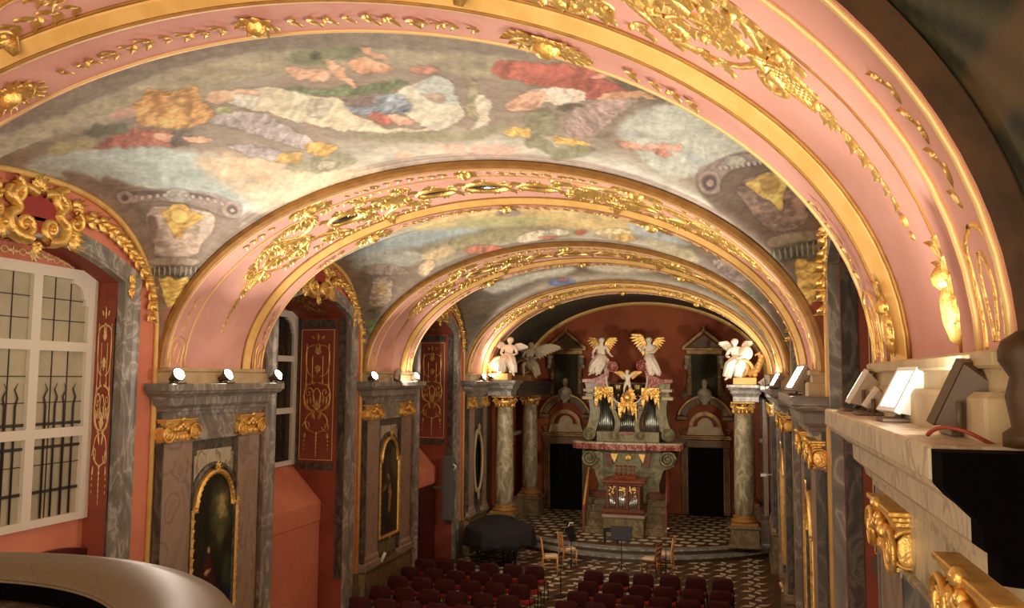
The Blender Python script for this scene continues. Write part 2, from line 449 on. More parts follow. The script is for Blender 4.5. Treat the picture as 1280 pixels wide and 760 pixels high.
# ---- lunette and niche curves
def lun_z(y, yc, hw, h=2.33, n=2.6):
    t = np.clip(np.abs((y-yc)/hw), 0, 1); return 5.30+h*(1-t**n)**(1/n)
def niche_path(yc, hw, zs, rise, n=40, z0=0.0):
    pts = [(yc-hw, z0), (yc-hw, zs*.5), (yc-hw, zs)]
    for i in range(1, n):
        c = -math.cos(math.pi*i/n)
        pts.append((yc+hw*c, zs+rise*(1-c*c)))
    return pts+[(yc+hw, zs), (yc+hw, zs*.5), (yc+hw, z0)]
def niche_top(y, yc, hw, zs, rise):
    P = niche_path(yc, hw, zs, rise)[2:-2]
    return float(np.interp(y, [p[0] for p in P], [p[1] for p in P]))
NH, NS, NR = 1.5, 6.48, .38        # clear opening
def wall_side(side):
    mb = MB(); Xw = sideX(side, -.10); g = 1 if side == 'L' else -1
    for (y0, y1) in BAYS:
        yc, hw = (y0+y1)/2, (y1-y0)/2
        ys = sorted(set([round(yc+hw*math.sin(math.pi*(i/60-.5)), 4) for i in range(61)]+[yc-NH, yc+NH]))
        for a, b in zip(ys[:-1], ys[1:]):
            m = (a+b)/2
            if abs(m-yc) > NH: za = zb = 0
            else: za, zb = niche_top(a, yc, NH, NS, NR), niche_top(b, yc, NH, NS, NR)
            ta, tb = float(lun_z(a, yc, hw)), float(lun_z(b, yc, hw))
            f = [(Xw, a, za), (Xw, b, zb), (Xw, b, tb), (Xw, a, ta)]
            f2 = [(Xw-g*.08, p[1], p[2]) for p in f]
            mb.add(f, [(0, 1, 2, 3) if side == 'L' else (3, 2, 1, 0)])
    struct('wall_left' if side == 'L' else 'wall_right', mb, 'salmon')
    # solid piers behind the marble
    pb = MB(); prev = -4
    for (y0, y1) in PIERS:
        pb.box(sideX(side, -.55), sideX(side, -.13), y0-.02, y1+.02, 0, ZS+.6)
    struct('wall_left' if side == 'L' else 'wall_right', pb, 'salmon')
    ab = MB(); ab.box(sideX(side, -.5), sideX(side, -.1), 27.0, 32.1, .3, 8.2)
    struct('wall_left' if side == 'L' else 'wall_right', ab, 'altar_red')
    nb = MB(); nb.box(sideX(side, -.5), sideX(side, -.1), -1.5, 3.07, 0, 8.2)
    struct('wall_left' if side == 'L' else 'wall_right', nb, 'salmon')
for s_ in 'LR': wall_side(s_)
mb = MB(); mb.box(-9, 2, YEND, YEND+.3, 0, 9); struct('wall_altar', mb, 'altar_red')

# ---- gilded moulding that follows each lunette; and niches
def ribbon(mb, pa, pb, xa, xb, mi=0, smooth=False):
    vs = [(xa, p[0], p[1]) for p in pa]+[(xb, p[0], p[1]) for p in pb]; n = len(pa)
    mb.add(vs, [(i, i+1, n+i+1, n+i) for i in range(n-1)], mi, smooth)
tn = [3]
def trim_name():
    tn[0] += 1; return 'trim_%d' % tn[0]
def niche(side, bi, depth, zwin0, zwin1):
    y0, y1 = BAYS[bi]; yc, hw = (y0+y1)/2, (y1-y0)/2; g = inward(side)
    Xw = sideX(side, -.10); Xb = Xw-g*depth
    # lunette edge moulding
    mb = MB(); pts = []
    for i in range(61):
        y = yc+(hw-.03)*math.sin(math.pi*(i/60-.5)); pts.append((Xw+g*.03, y, float(lun_z(y, yc, hw))-.04))
    pts = [(Xw+g*.03, yc-hw+.03, 0.9)]+pts+[(Xw+g*.03, yc+hw-.03, 0.9)]
    mb.tube(pts, .045, 6); tag(mb.build(trim_name(), 'gold_paint'), kind='structure')
    # marble architrave
    mb = MB()
    P = [niche_path(yc, h, z, r) for h, z, r in ((1.84, 6.60, .50), (1.79, 6.58, .48), (1.73, 6.56, .46), (1.60, 6.52, .41), (1.55, 6.50, .39), (1.5, 6.48, .38))]
    X = [0, .07, .05, .05, .09, .09]
    ribbon(mb, P[0], P[0], Xw-g*.02, Xw+g*.07)
    for a in range(5): ribbon(mb, P[a], P[a+1], Xw+g*(X[a] if a else .07), Xw+g*X[a+1])
    ribbon(mb, P[5], P[5], Xw+g*.09, Xw-g*.03)
    tag(mb.build(trim_name(), 'marble_grey'), kind='structure')
    # reveals, soffit and back
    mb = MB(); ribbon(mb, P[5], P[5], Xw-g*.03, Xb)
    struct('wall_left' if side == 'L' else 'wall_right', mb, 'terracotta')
    mb = MB(); mb.box(Xb-g*.2, Xb, yc-NH-.05, yc+NH+.05, 0, 7.1)
    struct('wall_left' if side == 'L' else 'wall_right', mb, 'salmon')
    # marble bands on the far and near reveals
    mb = MB()
    for sg in (1, -1):
        ya, yb = yc+sg*NH, yc+sg*(NH-.03)
        if depth < .6: mb.box(Xw-g*.03, Xw-g*.035, ya, yb, 1.0, 6.0); continue
        mb.box(Xw-g*.04, Xw-g*.20, ya, yb, 1.0, 6.5); mb.box(Xb+g*.04, Xb+g*.14, ya, yb, 3.35, 6.5)
        if depth > .6:
            mb.box(Xw-g*.28, Xb+g*.16, ya, yb, 3.25, 3.40); mb.box(Xw-g*.28, Xb+g*.16, ya, yb, 6.28, 6.44)
    tag(mb.build(trim_name(), 'marble_dark'), kind='structure')
    return yc, Xw, Xb, g
WN = [0]
def window(side, yc, Xb, g, z0, z1, dark, depth):
    WN[0] += 1; n = WN[0]
    root = empty('window_%d' % n, (Xb, yc, z0)); tag(root, kind='structure')
    hw = NH-.02
    fr = MB(); X0, X1 = Xb+g*.01, Xb+g*.09
    fr.box(X0, X1, yc-hw, yc-hw+.16, z0, z1); fr.box(X0, X1, yc+hw-.16, yc+hw, z0, z1)
    fr.box(X0, X1+g*.003, yc-hw+.002, yc+hw-.002, z1-.14, z1-.002); fr.box(X0, X1+g*.003, yc-hw+.002, yc+hw-.002, z0+.002, z0+.1)
    for q in (-.46, .46): fr.box(X0, X1, yc+q-.07, yc+q+.07, z0, z1)
    for z in (4.5, 5.6): fr.box(X0, X1+g*.004, yc-hw+.002, yc+hw, z-.06, z+.06)
    for sg in (1, -1):      # stepped corner
        c = (yc+sg*(hw-.16), z1-.14); pts = [c, (c[0]-sg*.28, c[1])]
        for i in range(7):
            a = math.pi/2*i/6; pts.append((c[0]-sg*(.28-.20*math.sin(a)), c[1]-.05-.20*(1-math.cos(a))))
        pts += [(c[0]-sg*.05, c[1]-.25), (c[0]-sg*.05, c[1]-.33), (c[0], c[1]-.33)]
        fr.prism(pts if sg > 0 else pts[::-1], 0, X0, X1-g*.004)
    fr.build('window_frame', 'window_white', root)
    cols = [(-hw+.16, -.53), (-.39, .39), (.53, hw-.16)]; rows = [(z0+.1, 4.44), (4.56, 5.54), (5.66, z1-.14)]
    for a, b in cols:
        for c, d in rows:
            p = MB(); p.box(X0, X0+g*.02, yc+a, yc+b, c, d)
            w = b-a; h = d-c
            for k in (1, 2): p.box(X0+g*.015, X0+g*.03, yc+a+w*k/3-.006, yc+a+w*k/3+.006, c, d, 1)
            for k in (1, 2): p.box(X0+g*.015, X0+g*.03, yc+a, yc+b, c+h*k/3-.006, c+h*k/3+.006, 1)
            p.build('window_pane', ['window_dark' if dark else 'window_pane', 'iron'], root)
    return root
def fence(side, yc, Xb, g):
    mb = MB(); k = 0
    y = yc-1.3
    while y < yc+1.32:
        k += 1; tip = .06*(1 if k % 2 else -1)
        if min(abs(y-yc-.46), abs(y-yc+.46)) > .1:
            mb.tube([(Xb+g*.05, y, 3.44), (Xb+g*.05, y, 4.85), (Xb+g*.05, y+tip*.5, 4.95), (Xb+g*.05, y-tip*.3, 5.05), (Xb+g*.05, y+tip*.4, 5.13)], [.013, .013, .011, .009, .003], 5)
        y += .155
    for z in (3.78, 4.33, 4.62): mb.box(Xb+g*.035, Xb+g*.05, yc-1.33, yc+1.33, z-.022, z+.016)
    o = mb.build('window_grille', 'iron'); tag(o, 'wrought iron grille of wavy tipped bars in front of the big white framed window', 'grille')
NICHES = {}
for bi in range(3):
    dp = .42 if bi == 0 else 1.27
    yc, Xw, Xb, g = niche('L', bi, dp, 3.35, 6.62); NICHES['L', bi] = (yc, Xw, Xb, g)
    window('L', yc, Xb, g, 3.35, 6.62, bi > 0, dp)
    if bi == 0: fence('L', yc, Xb, g)
    yc, Xw, Xb, g = niche('R', bi, 1.0, 3.35, 6.62); NICHES['R', bi] = (yc, Xw, Xb, g)
    window('R', yc, Xb, g, 3.35, 6.62, True, 1.0)
# sloping window sills boxed out to the floor on the left
for bi in (1, 2):
    yc, Xw, Xb, g = NICHES['L', bi]; mb = MB(); xf = -8.62
    mb.prism([(Xb, 0), (Xb, 3.36), (xf-.02, 2.62), (xf, 2.58), (xf, 2.2), (xf-.02, 2.18), (xf-.02, 0)], 1, yc-NH+.01, yc+NH-.01)
    tag(mb.build('trim_%d' % (90+bi), 'salmon'), kind='structure')
# dado along the walls
for side in 'LR':
    mb = MB()
    for (y0, y1) in BAYS:
        yc = (y0+y1)/2
        mb.box(sideX(side, -.12), sideX(side, -.03), y0, yc-1.86, 0, 1.0); mb.box(sideX(side, -.12), sideX(side, -.03), yc+1.86, y1, 0, 1.0)
    tag(mb.build('baseboard_left' if side == 'L' else 'baseboard_right', 'plinth_stone'), kind='structure')

# ---- the painted vault
def vault(y0, y1, lun, nth, ny, colour, name='ceiling', RV=2.76, AV=4.52):
    yc, hw = (y0+y1)/2, (y1-y0)/2
    th = np.pi*(.5-.5*np.cos(np.pi*np.linspace(0, 1, nth)))*.35+np.linspace(0, np.pi, nth)*.65
    ph = np.linspace(-.5, .5, ny)*np.pi
    yy = yc+hw*np.sin(ph) if lun else yc+hw*np.linspace(-1, 1, ny)
    T, Y = np.meshgrid(th, yy, indexing='ij')
    X = XC-AV*np.cos(T); Zb = ZS+RV*np.sin(T)
    if lun:
        d = np.minimum(X-(XC-AV), (XC+AV)-X)
        Zl = lun_z(Y, yc, hw)+.16*d
        k = .12; h = np.clip(.5+.5*(Zb-Zl)/k, 0, 1); Z = Zl*(1-h)+Zb*h+k*h*(1-h)
        edge_ = d < .02; Z = np.where(edge_, np.maximum(Zl, Zb), Z)
        low = np.clip((Zl-Zb)/.5, -1, 1)
    else:
        Z = Zb; low = -np.ones_like(Z)
    P = np.stack([X, Y, Z], -1).reshape(-1, 3)
    col = colour(P, yc, hw, low.reshape(-1))
    o = grid_mesh(name, P, 'fresco', col, nth, ny, flip=False); tag(o, kind='structure')
    return o
TONE = 1.16
def base_fresco(P, yc, hw, low, tone=(172, 163, 146), sky=(186, 194, 186)):
    n = fbm(P[:, 0]*.9, P[:, 1]*.9, 4, 2)[:, None]; n2 = fbm(P[:, 0]*4, P[:, 1]*4, 4, 8)[:, None]
    col = np.array(tone)[None]*(1-n)+np.array(sky)[None]*n
    col = col*(.9+.22*n2)
    return col
def bands(col, P, yc, hw, low, c1=(150, 134, 124), c2=(122, 108, 98)):
    # painted frame along the arches and round the lunettes
    d = hw-np.abs(P[:, 1]-yc); n = fbm(P[:, 0]*2, P[:, 1]*2, 3, 5)
    d2 = d+.03*(n-.5)
    a = np.clip((.42-d2)/.04, 0, 1)[:, None]*.75
    st = (.93+.1*np.sin(d*42))[:, None]
    col[:] = col*(1-a)+np.array(c1)[None]*st*a
    return col
def fresco1(P, yc, hw, low):
    col = base_fresco(P, yc, hw, low); u, v, w = world_to_pic(P)
    bands(col, P, yc, hw, low)
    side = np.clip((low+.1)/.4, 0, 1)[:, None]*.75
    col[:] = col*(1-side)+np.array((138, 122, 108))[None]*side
    ok = w > .3
    S = [
     # architecture along the near arch
     ([(-60, 150), (60, 125), (200, 62), (320, 38), (480, 34), (640, 52), (800, 100), (900, 158), (860, 160), (760, 112), (640, 72), (480, 62), (330, 64), (210, 88), (90, 140), (-60, 215)], (128, 120, 108), 5, .12, .1),
     ([(-60, 190), (90, 140), (210, 88), (330, 64), (480, 62), (640, 70), (700, 84), (690, 110), (520, 84), (350, 92), (250, 118), (120, 158), (0, 200)], (160, 154, 132), 4, .16, .1),
     # sky, left
     ([(22, 208), (60, 192), (135, 184), (235, 184), (330, 212), (430, 232), (380, 248), (320, 268), (220, 250), (150, 226), (60, 222)], (182, 198, 196), 6, .10, .2),
     ([(225, 196), (300, 190), (400, 205), (470, 215), (560, 205), (600, 200), (560, 214), (470, 226), (400, 246), (330, 270), (300, 240)], (206, 186, 158), 12, .16, .3),
     # pale hanging and white robe
     ([(276, 124), (300, 112), (355, 109), (400, 120), (428, 125), (445, 145), (490, 163), (548, 160), (562, 163), (470, 166), (400, 160), (340, 142), (290, 130)], (210, 204, 178), 1.5, .10, .5),
     ([(492, 118), (512, 106), (558, 88), (576, 132), (582, 150), (545, 166), (516, 152), (500, 136)], (204, 202, 184), 1.5, .12, 1.0),
     ([(512, 106), (558, 88), (576, 134), (545, 130)], (178, 186, 180), 2, .12, .9),
     ([(382, 128), (392, 122), (412, 128), (408, 142), (396, 150), (384, 142)], (176, 172, 156), 2, .2, .9),
     ([(532, 118), (552, 115), (556, 128), (536, 126)], (186, 160, 140), 1.5, .2, .9),
     ([(578, 80), (592, 90), (602, 130), (600, 146), (582, 150), (586, 120)], (156, 150, 122), 2, .14, 1.2),
     ([(592, 118), (612, 122), (614, 150), (600, 160), (582, 162), (600, 146)], (206, 198, 180), 2, .12, .9),
     ([(560, 166), (600, 162), (628, 148), (636, 160), (600, 176), (540, 178), (470, 176), (420, 166)], (148, 146, 122), 3, .14, .2),
     # green hillside and group of nude figures
     ([(344, 108), (400, 112), (450, 108), (508, 98), (514, 108), (462, 120), (385, 120)], (106, 122, 92), 2.5, .22, .3),
     ([(346, 72), (392, 58), (446, 58), (462, 64), (430, 74), (384, 82)], (122, 128, 100), 3, .2, .4),
     ([(350, 84), (372, 80), (392, 88), (410, 84), (418, 96), (398, 104), (378, 100), (362, 94)], (214, 174, 146), 2, .16, .9),
     ([(404, 70), (414, 74), (424, 82), (446, 106), (440, 110), (424, 98), (408, 84)], (212, 170, 140), 1.6, .14, .9),
     ([(430, 76), (452, 70), (476, 78), (492, 88), (480, 94), (462, 90), (444, 92)], (206, 158, 128), 2, .2, .3),
     ([(446, 60), (462, 62), (486, 72), (478, 76), (460, 70)], (208, 164, 138), 1.6, .16, .5),
     ([(510, 84), (540, 82), (556, 88), (534, 94), (516, 92)], (188, 136, 120), 2, .18, .2),
     ([(384, 66), (398, 62), (402, 72), (392, 76)], (92, 92, 76), 2, .2, .9),
     # blue and rose seated figure
     ([(428, 130), (452, 134), (472, 122), (490, 116), (508, 122), (518, 140), (486, 142), (456, 144), (440, 140)], (136, 148, 160), 1.6, .26, .9),
     ([(424, 124), (470, 120), (474, 128), (440, 134)], (120, 106, 100), 2, .2, .4),
     ([(458, 146), (470, 140), (490, 142), (490, 154), (474, 156)], (192, 120, 106), 1.5, .18, .5),
     ([(486, 142), (502, 144), (520, 152), (508, 160), (492, 152)], (218, 170, 150), 1.5, .16, .5),
     # ochre cloak and companions
     ([(166, 136), (176, 122), (188, 108), (200, 112), (216, 116), (232, 110), (246, 106), (246, 118), (260, 132), (274, 148), (250, 158), (222, 162), (190, 158), (168, 156)], (206, 158, 98), 1.6, .26, 1.1),
     ([(190, 118), (204, 124), (210, 140), (200, 146), (192, 132)], (168, 122, 70), 3, .2, 1.1),
     ([(232, 112), (242, 124), (240, 146), (232, 140)], (158, 116, 68), 3, .2, 1.3),
     ([(268, 134), (286, 130), (288, 142), (276, 148)], (168, 172, 124), 1.6, .16, .6),
     ([(112, 186), (150, 164), (190, 160), (232, 168), (232, 184), (180, 184), (130, 184)], (176, 112, 98), 2, .2, .2),
     ([(206, 166), (236, 162), (242, 170), (232, 182), (210, 182)], (110, 106, 96), 2, .2, .5),
     ([(100, 168), (124, 154), (162, 154), (158, 166), (112, 172)], (104, 106, 92), 3, .2, .2),
     ([(138, 142), (170, 130), (172, 146), (140, 150)], (196, 160, 142), 3, .16, .2),
     ([(48, 192), (90, 172), (118, 172), (126, 182), (80, 192)], (176, 170, 132), 4, .2, .2),
     ([(252, 124), (262, 114), (292, 112), (322, 112), (322, 122), (292, 124), (268, 130)], (220, 180, 150), 1.6, .12, .2),
     ([(190, 166), (214, 166), (214, 176), (202, 180)], (222, 176, 148), 1.5, .12, .3),
     ([(224, 173), (240, 170), (268, 172), (266, 178), (240, 179)], (222, 178, 152), 1.5, .12, .2),
     ([(290, 118), (320, 116), (324, 130), (296, 138)], (206, 208, 194), 2, .18, .4),
     # tumbling column shafts, gilt capitals and cornice block
     ([(250, 152), (290, 138), (320, 138), (360, 160), (402, 178), (394, 190), (350, 178), (300, 162)], (172, 164, 164), 2, .20, .42),
     ([(276, 180), (330, 184), (364, 194), (362, 204), (320, 198)], (172, 164, 168), 2, .16, .2),
     ([(374, 186), (398, 176), (424, 182), (414, 192), (400, 196)], (204, 166, 96), 2, .24, .8),
     ([(338, 196), (372, 186), (378, 204), (352, 206)], (206, 170, 100), 2, .24, .8),
     ([(354, 208), (404, 190), (456, 198), (424, 214), (362, 216)], (146, 144, 120), 1.4, .14, .1),
     ([(392, 202), (420, 200), (420, 212), (396, 212)], (178, 170, 150), 1.2, .14, .1),
     # cherubs
     ([(282, 206), (292, 202), (312, 210), (306, 216), (290, 214)], (222, 176, 146), 3, .2, .4),
     ([(316, 216), (334, 214), (350, 222), (338, 228), (322, 224)], (220, 178, 150), 3, .2, .4),
     ([(490, 196), (508, 190), (520, 194), (506, 200)], (216, 170, 142), 3, .2, .4),
     ([(520, 184), (560, 180), (600, 184), (580, 194), (540, 192)], (222, 176, 156), 4, .24, .2),
     ([(586, 180), (640, 184), (650, 192), (620, 196), (592, 192)], (212, 160, 144), 4, .24, .2),
     # crimson figure
     ([(606, 84), (640, 74), (676, 78), (740, 84), (802, 98), (764, 112), (792, 110), (800, 118), (742, 128), (702, 112), (664, 104), (628, 98)], (170, 98, 86), 1.8, .2, .3),
     ([(640, 78), (690, 80), (730, 92), (700, 98), (650, 90)], (200, 120, 106), 4, .2, .3),
     ([(650, 118), (680, 106), (742, 114), (726, 130), (690, 130), (656, 128)], (212, 202, 184), 1.6, .20, .3),
     ([(634, 130), (662, 112), (688, 116), (674, 136), (644, 140), (632, 136)], (218, 174, 148), 1.6, .2, .7),
     ([(744, 124), (764, 114), (802, 112), (832, 116), (832, 123), (796, 122), (756, 130)], (216, 174, 136), 1.6, .12, .1),
     ([(736, 94), (766, 92), (764, 98), (740, 99)], (212, 158, 138), 1.5, .12, .1),
     ([(752, 98), (800, 94), (866, 124), (834, 128), (806, 112), (766, 106)], (98, 94, 78), 2.5, .2, .3),
     ([(694, 132), (722, 128), (730, 138), (704, 138)], (96, 88, 74), 2, .2, .3),
     ([(660, 136), (700, 138), (694, 168), (666, 172), (652, 156)], (128, 128, 106), 2, .16, 1.2),
     ([(716, 134), (770, 122), (806, 122), (778, 140), (744, 172), (708, 176), (704, 164)], (172, 152, 146), 2, .18, -.7),
     ([(690, 166), (708, 172), (742, 176), (738, 184), (708, 184), (692, 176)], (206, 170, 98), 2, .26, .5),
     ([(626, 168), (640, 160), (664, 160), (664, 170), (644, 172)], (204, 170, 100), 2, .26, .5),
     ([(652, 174), (672, 168), (702, 190), (728, 176), (752, 190), (700, 200), (676, 190)], (128, 128, 102), 1.4, .12, .4),
     ([(744, 168), (756, 160), (764, 172), (752, 174)], (132, 130, 106), 1.4, .12, .4),
     # sky, right
     ([(762, 156), (812, 132), (868, 126), (930, 160), (975, 200), (940, 196), (890, 206), (866, 224), (830, 222), (800, 196)], (194, 202, 192), 5, .14, .3),
     ([(764, 160), (806, 162), (812, 172), (776, 176)], (168, 172, 166), 6, .16, .1),
     ([(764, 178), (792, 176), (800, 182), (830, 178), (858, 183), (846, 190), (806, 190), (784, 186)], (216, 166, 146), 1.8, .22, .2),
     ([(816, 186), (842, 192), (836, 198), (822, 196)], (196, 132, 118), 1.5, .2, .5),
     ([(850, 188), (880, 196), (884, 210), (866, 206)], (168, 178, 178), 4, .2, .5),
     ]
    S2 = [
     ([(120, 215), (150, 226), (226, 250), (312, 270), (280, 320), (240, 400), (206, 440), (190, 400), (150, 300)], (134, 120, 108), 4, .12, .7),
     ([(60, 208), (140, 226), (186, 290), (204, 400), (196, 360), (172, 300), (120, 246)], (142, 128, 118), 4, .12, .7),
     ([(146, 242), (160, 236), (240, 237), (282, 246), (300, 262), (294, 272), (276, 270), (240, 254), (186, 250), (160, 256), (148, 250)], (162, 148, 142), 1.5, .1, .2),
     ([(160, 238), (240, 239), (276, 250), (240, 246), (160, 244)], (112, 98, 96), 1.2, .1, .2),
     ([(206, 236), (236, 236), (240, 254), (206, 252)], (172, 172, 162), 1.2, .1, .2),
     ([(184, 262), (200, 256), (250, 262), (270, 268), (268, 290), (250, 306), (246, 322), (190, 322), (194, 306), (182, 286)], (178, 164, 152), 2, .18, 1.5),
     ([(184, 268), (196, 270), (198, 290), (192, 304), (184, 290)], (128, 112, 104), 3, .12, 1.5),
     ([(250, 270), (266, 272), (262, 292), (248, 304)], (196, 184, 172), 3, .12, 1.5),
     ([(200, 258), (210, 264), (214, 256), (224, 254), (234, 256), (240, 266), (258, 268), (246, 278), (238, 282), (230, 288), (226, 298), (218, 298), (216, 288), (208, 280)], (214, 176, 104), 1.2, .24, 1.2),
     ([(214, 264), (224, 260), (236, 266), (234, 278), (222, 280), (214, 274)], (226, 194, 124), 1.5, .1, 1.2),
     ([(186, 322), (248, 322), (252, 332), (184, 332)], (158, 146, 130), 1.2, .1, .0),
     ([(186, 332), (252, 332), (248, 346), (190, 346)], (104, 98, 88), 1.2, .3, 1.57),
     ([(194, 346), (244, 346), (238, 360), (228, 380), (208, 384), (198, 362)], (124, 112, 92), 1.6, .2, 1.57),
     ([(196, 344), (204, 350), (212, 344), (220, 352), (232, 344), (238, 350), (230, 366), (222, 384), (210, 388), (204, 368)], (196, 166, 92), 1.6, .3, 1.4),
     ([(204, 386), (224, 380), (212, 410), (204, 428)], (146, 96, 80), 3, .2, .5),
     ([(276, 262), (284, 252), (298, 252), (304, 262), (298, 272), (284, 273)], (170, 156, 148), 1.2, .08, .2), ([(282, 262), (288, 256), (296, 258), (297, 266), (289, 269)], (104, 90, 86), 1.0, .05, .2), ([(287, 262), (292, 260), (294, 264), (289, 266)], (176, 164, 154), 1.0, .05, .2),
     ([(144, 244), (152, 238), (164, 240), (168, 248), (160, 256), (148, 253)], (166, 152, 146), 1.2, .08, .2), ([(150, 247), (156, 243), (162, 247), (157, 252)], (104, 90, 86), 1.0, .05, .2),
     *[([(176+9*i, 241+.012*(9*i-40)**2*.25), (181+9*i, 241+.012*(9*i-36)**2*.25), (181+9*i, 246+.012*(9*i-36)**2*.25), (176+9*i, 246+.012*(9*i-40)**2*.25)], (186, 176, 166), .8, .05, .2) for i in range(12)],
     *[([(192+6.6*i, 333), (194.6+6.6*i, 333), (194.4+6.4*i, 345), (192.4+6.4*i, 345)], (168, 160, 142), .8, .05, 1.57) for i in range(9)],
     # painted console, right pendentive
     ([(866, 224), (900, 196), (950, 186), (1000, 196), (1050, 250), (1040, 330), (1030, 470), (985, 360), (930, 292), (880, 250)], (116, 102, 90), 4, .12, .7),
     ([(870, 214), (896, 200), (930, 192), (974, 188), (992, 198), (950, 202), (914, 212), (898, 228), (902, 240), (888, 244), (874, 236)], (156, 142, 136), 1.5, .14, .7),
     ([(872, 228), (876, 218), (886, 212), (898, 216), (902, 228), (898, 240), (886, 244), (876, 240)], (164, 150, 142), 1.2, .08, .7), ([(877, 228), (882, 219), (892, 218), (897, 227), (893, 237), (883, 239)], (100, 88, 86), 1.0, .05, .7), ([(882, 228), (887, 223), (893, 227), (889, 234), (884, 233)], (168, 154, 146), 1.0, .05, .7),
     *[([(898+7*i, 208-1.1*i), (902+7*i, 207-1.1*i), (904+7*i, 213-1.1*i), (900+7*i, 214-1.1*i)], (184, 174, 168), .8, .05, .7) for i in range(12)],
     ([(904, 196), (930, 194), (934, 206), (908, 208)], (160, 162, 150), 1.5, .12, .7),
     ([(912, 228), (990, 206), (1012, 232), (1012, 262), (1006, 284), (962, 292), (936, 262)], (140, 122, 112), 2, .26, 1.4),
     ([(990, 226), (1010, 240), (1004, 276), (992, 262)], (176, 150, 138), 4, .14, 1.4),
     ([(928, 230), (944, 224), (952, 216), (970, 216), (984, 222), (984, 236), (978, 246), (980, 260), (974, 266), (966, 252), (950, 246), (940, 236)], (206, 178, 106), 1.2, .22, 1.2),
     ([(948, 226), (966, 220), (976, 228), (972, 242), (956, 242)], (182, 150, 92), 1.2, .14, 1.2),
     ([(954, 298), (1000, 288), (1034, 288), (1036, 300), (1000, 302), (962, 312)], (144, 132, 116), 1.4, .1, .2),
     ([(962, 312), (1000, 302), (1034, 302), (1032, 324), (1000, 322), (966, 330)], (88, 88, 76), 1.4, .3, 1.5),
     *[([(966+7*i, 312-1.4*i), (969+7*i, 311.6-1.4*i), (970+7*i, 325-1.0*i), (967+7*i, 326-1.0*i)], (140, 138, 120), .8, .05, 1.57) for i in range(9)],
     ([(992, 326), (1004, 322), (1016, 330), (1026, 322), (1030, 344), (1018, 366), (1016, 400), (1002, 380), (996, 352)], (186, 158, 92), 1.8, .34, 1.4),
     ([(1006, 382), (1030, 366), (1032, 410), (1026, 450)], (124, 60, 44), 3, .2, .5),
     ([(940, 292), (962, 330), (1000, 390), (1020, 450), (985, 380)], (96, 86, 74), 3, .2, .5)]
    sub = np.where(ok)[0]; c = col[sub]
    paint(c, u[sub], v[sub], S, warp=2.6, fold=13); paint(c, u[sub], v[sub], S2, warp=.7, fold=18, al=.97); col[sub] = c
    n9 = fbm(u/5, v/2.2, 3, 71)[:, None]; n10 = fbm(u/26, v/9, 3, 77)[:, None]
    col[:] = col*(.90+.20*n9)*(.88+.24*n10)*TONE
    return col
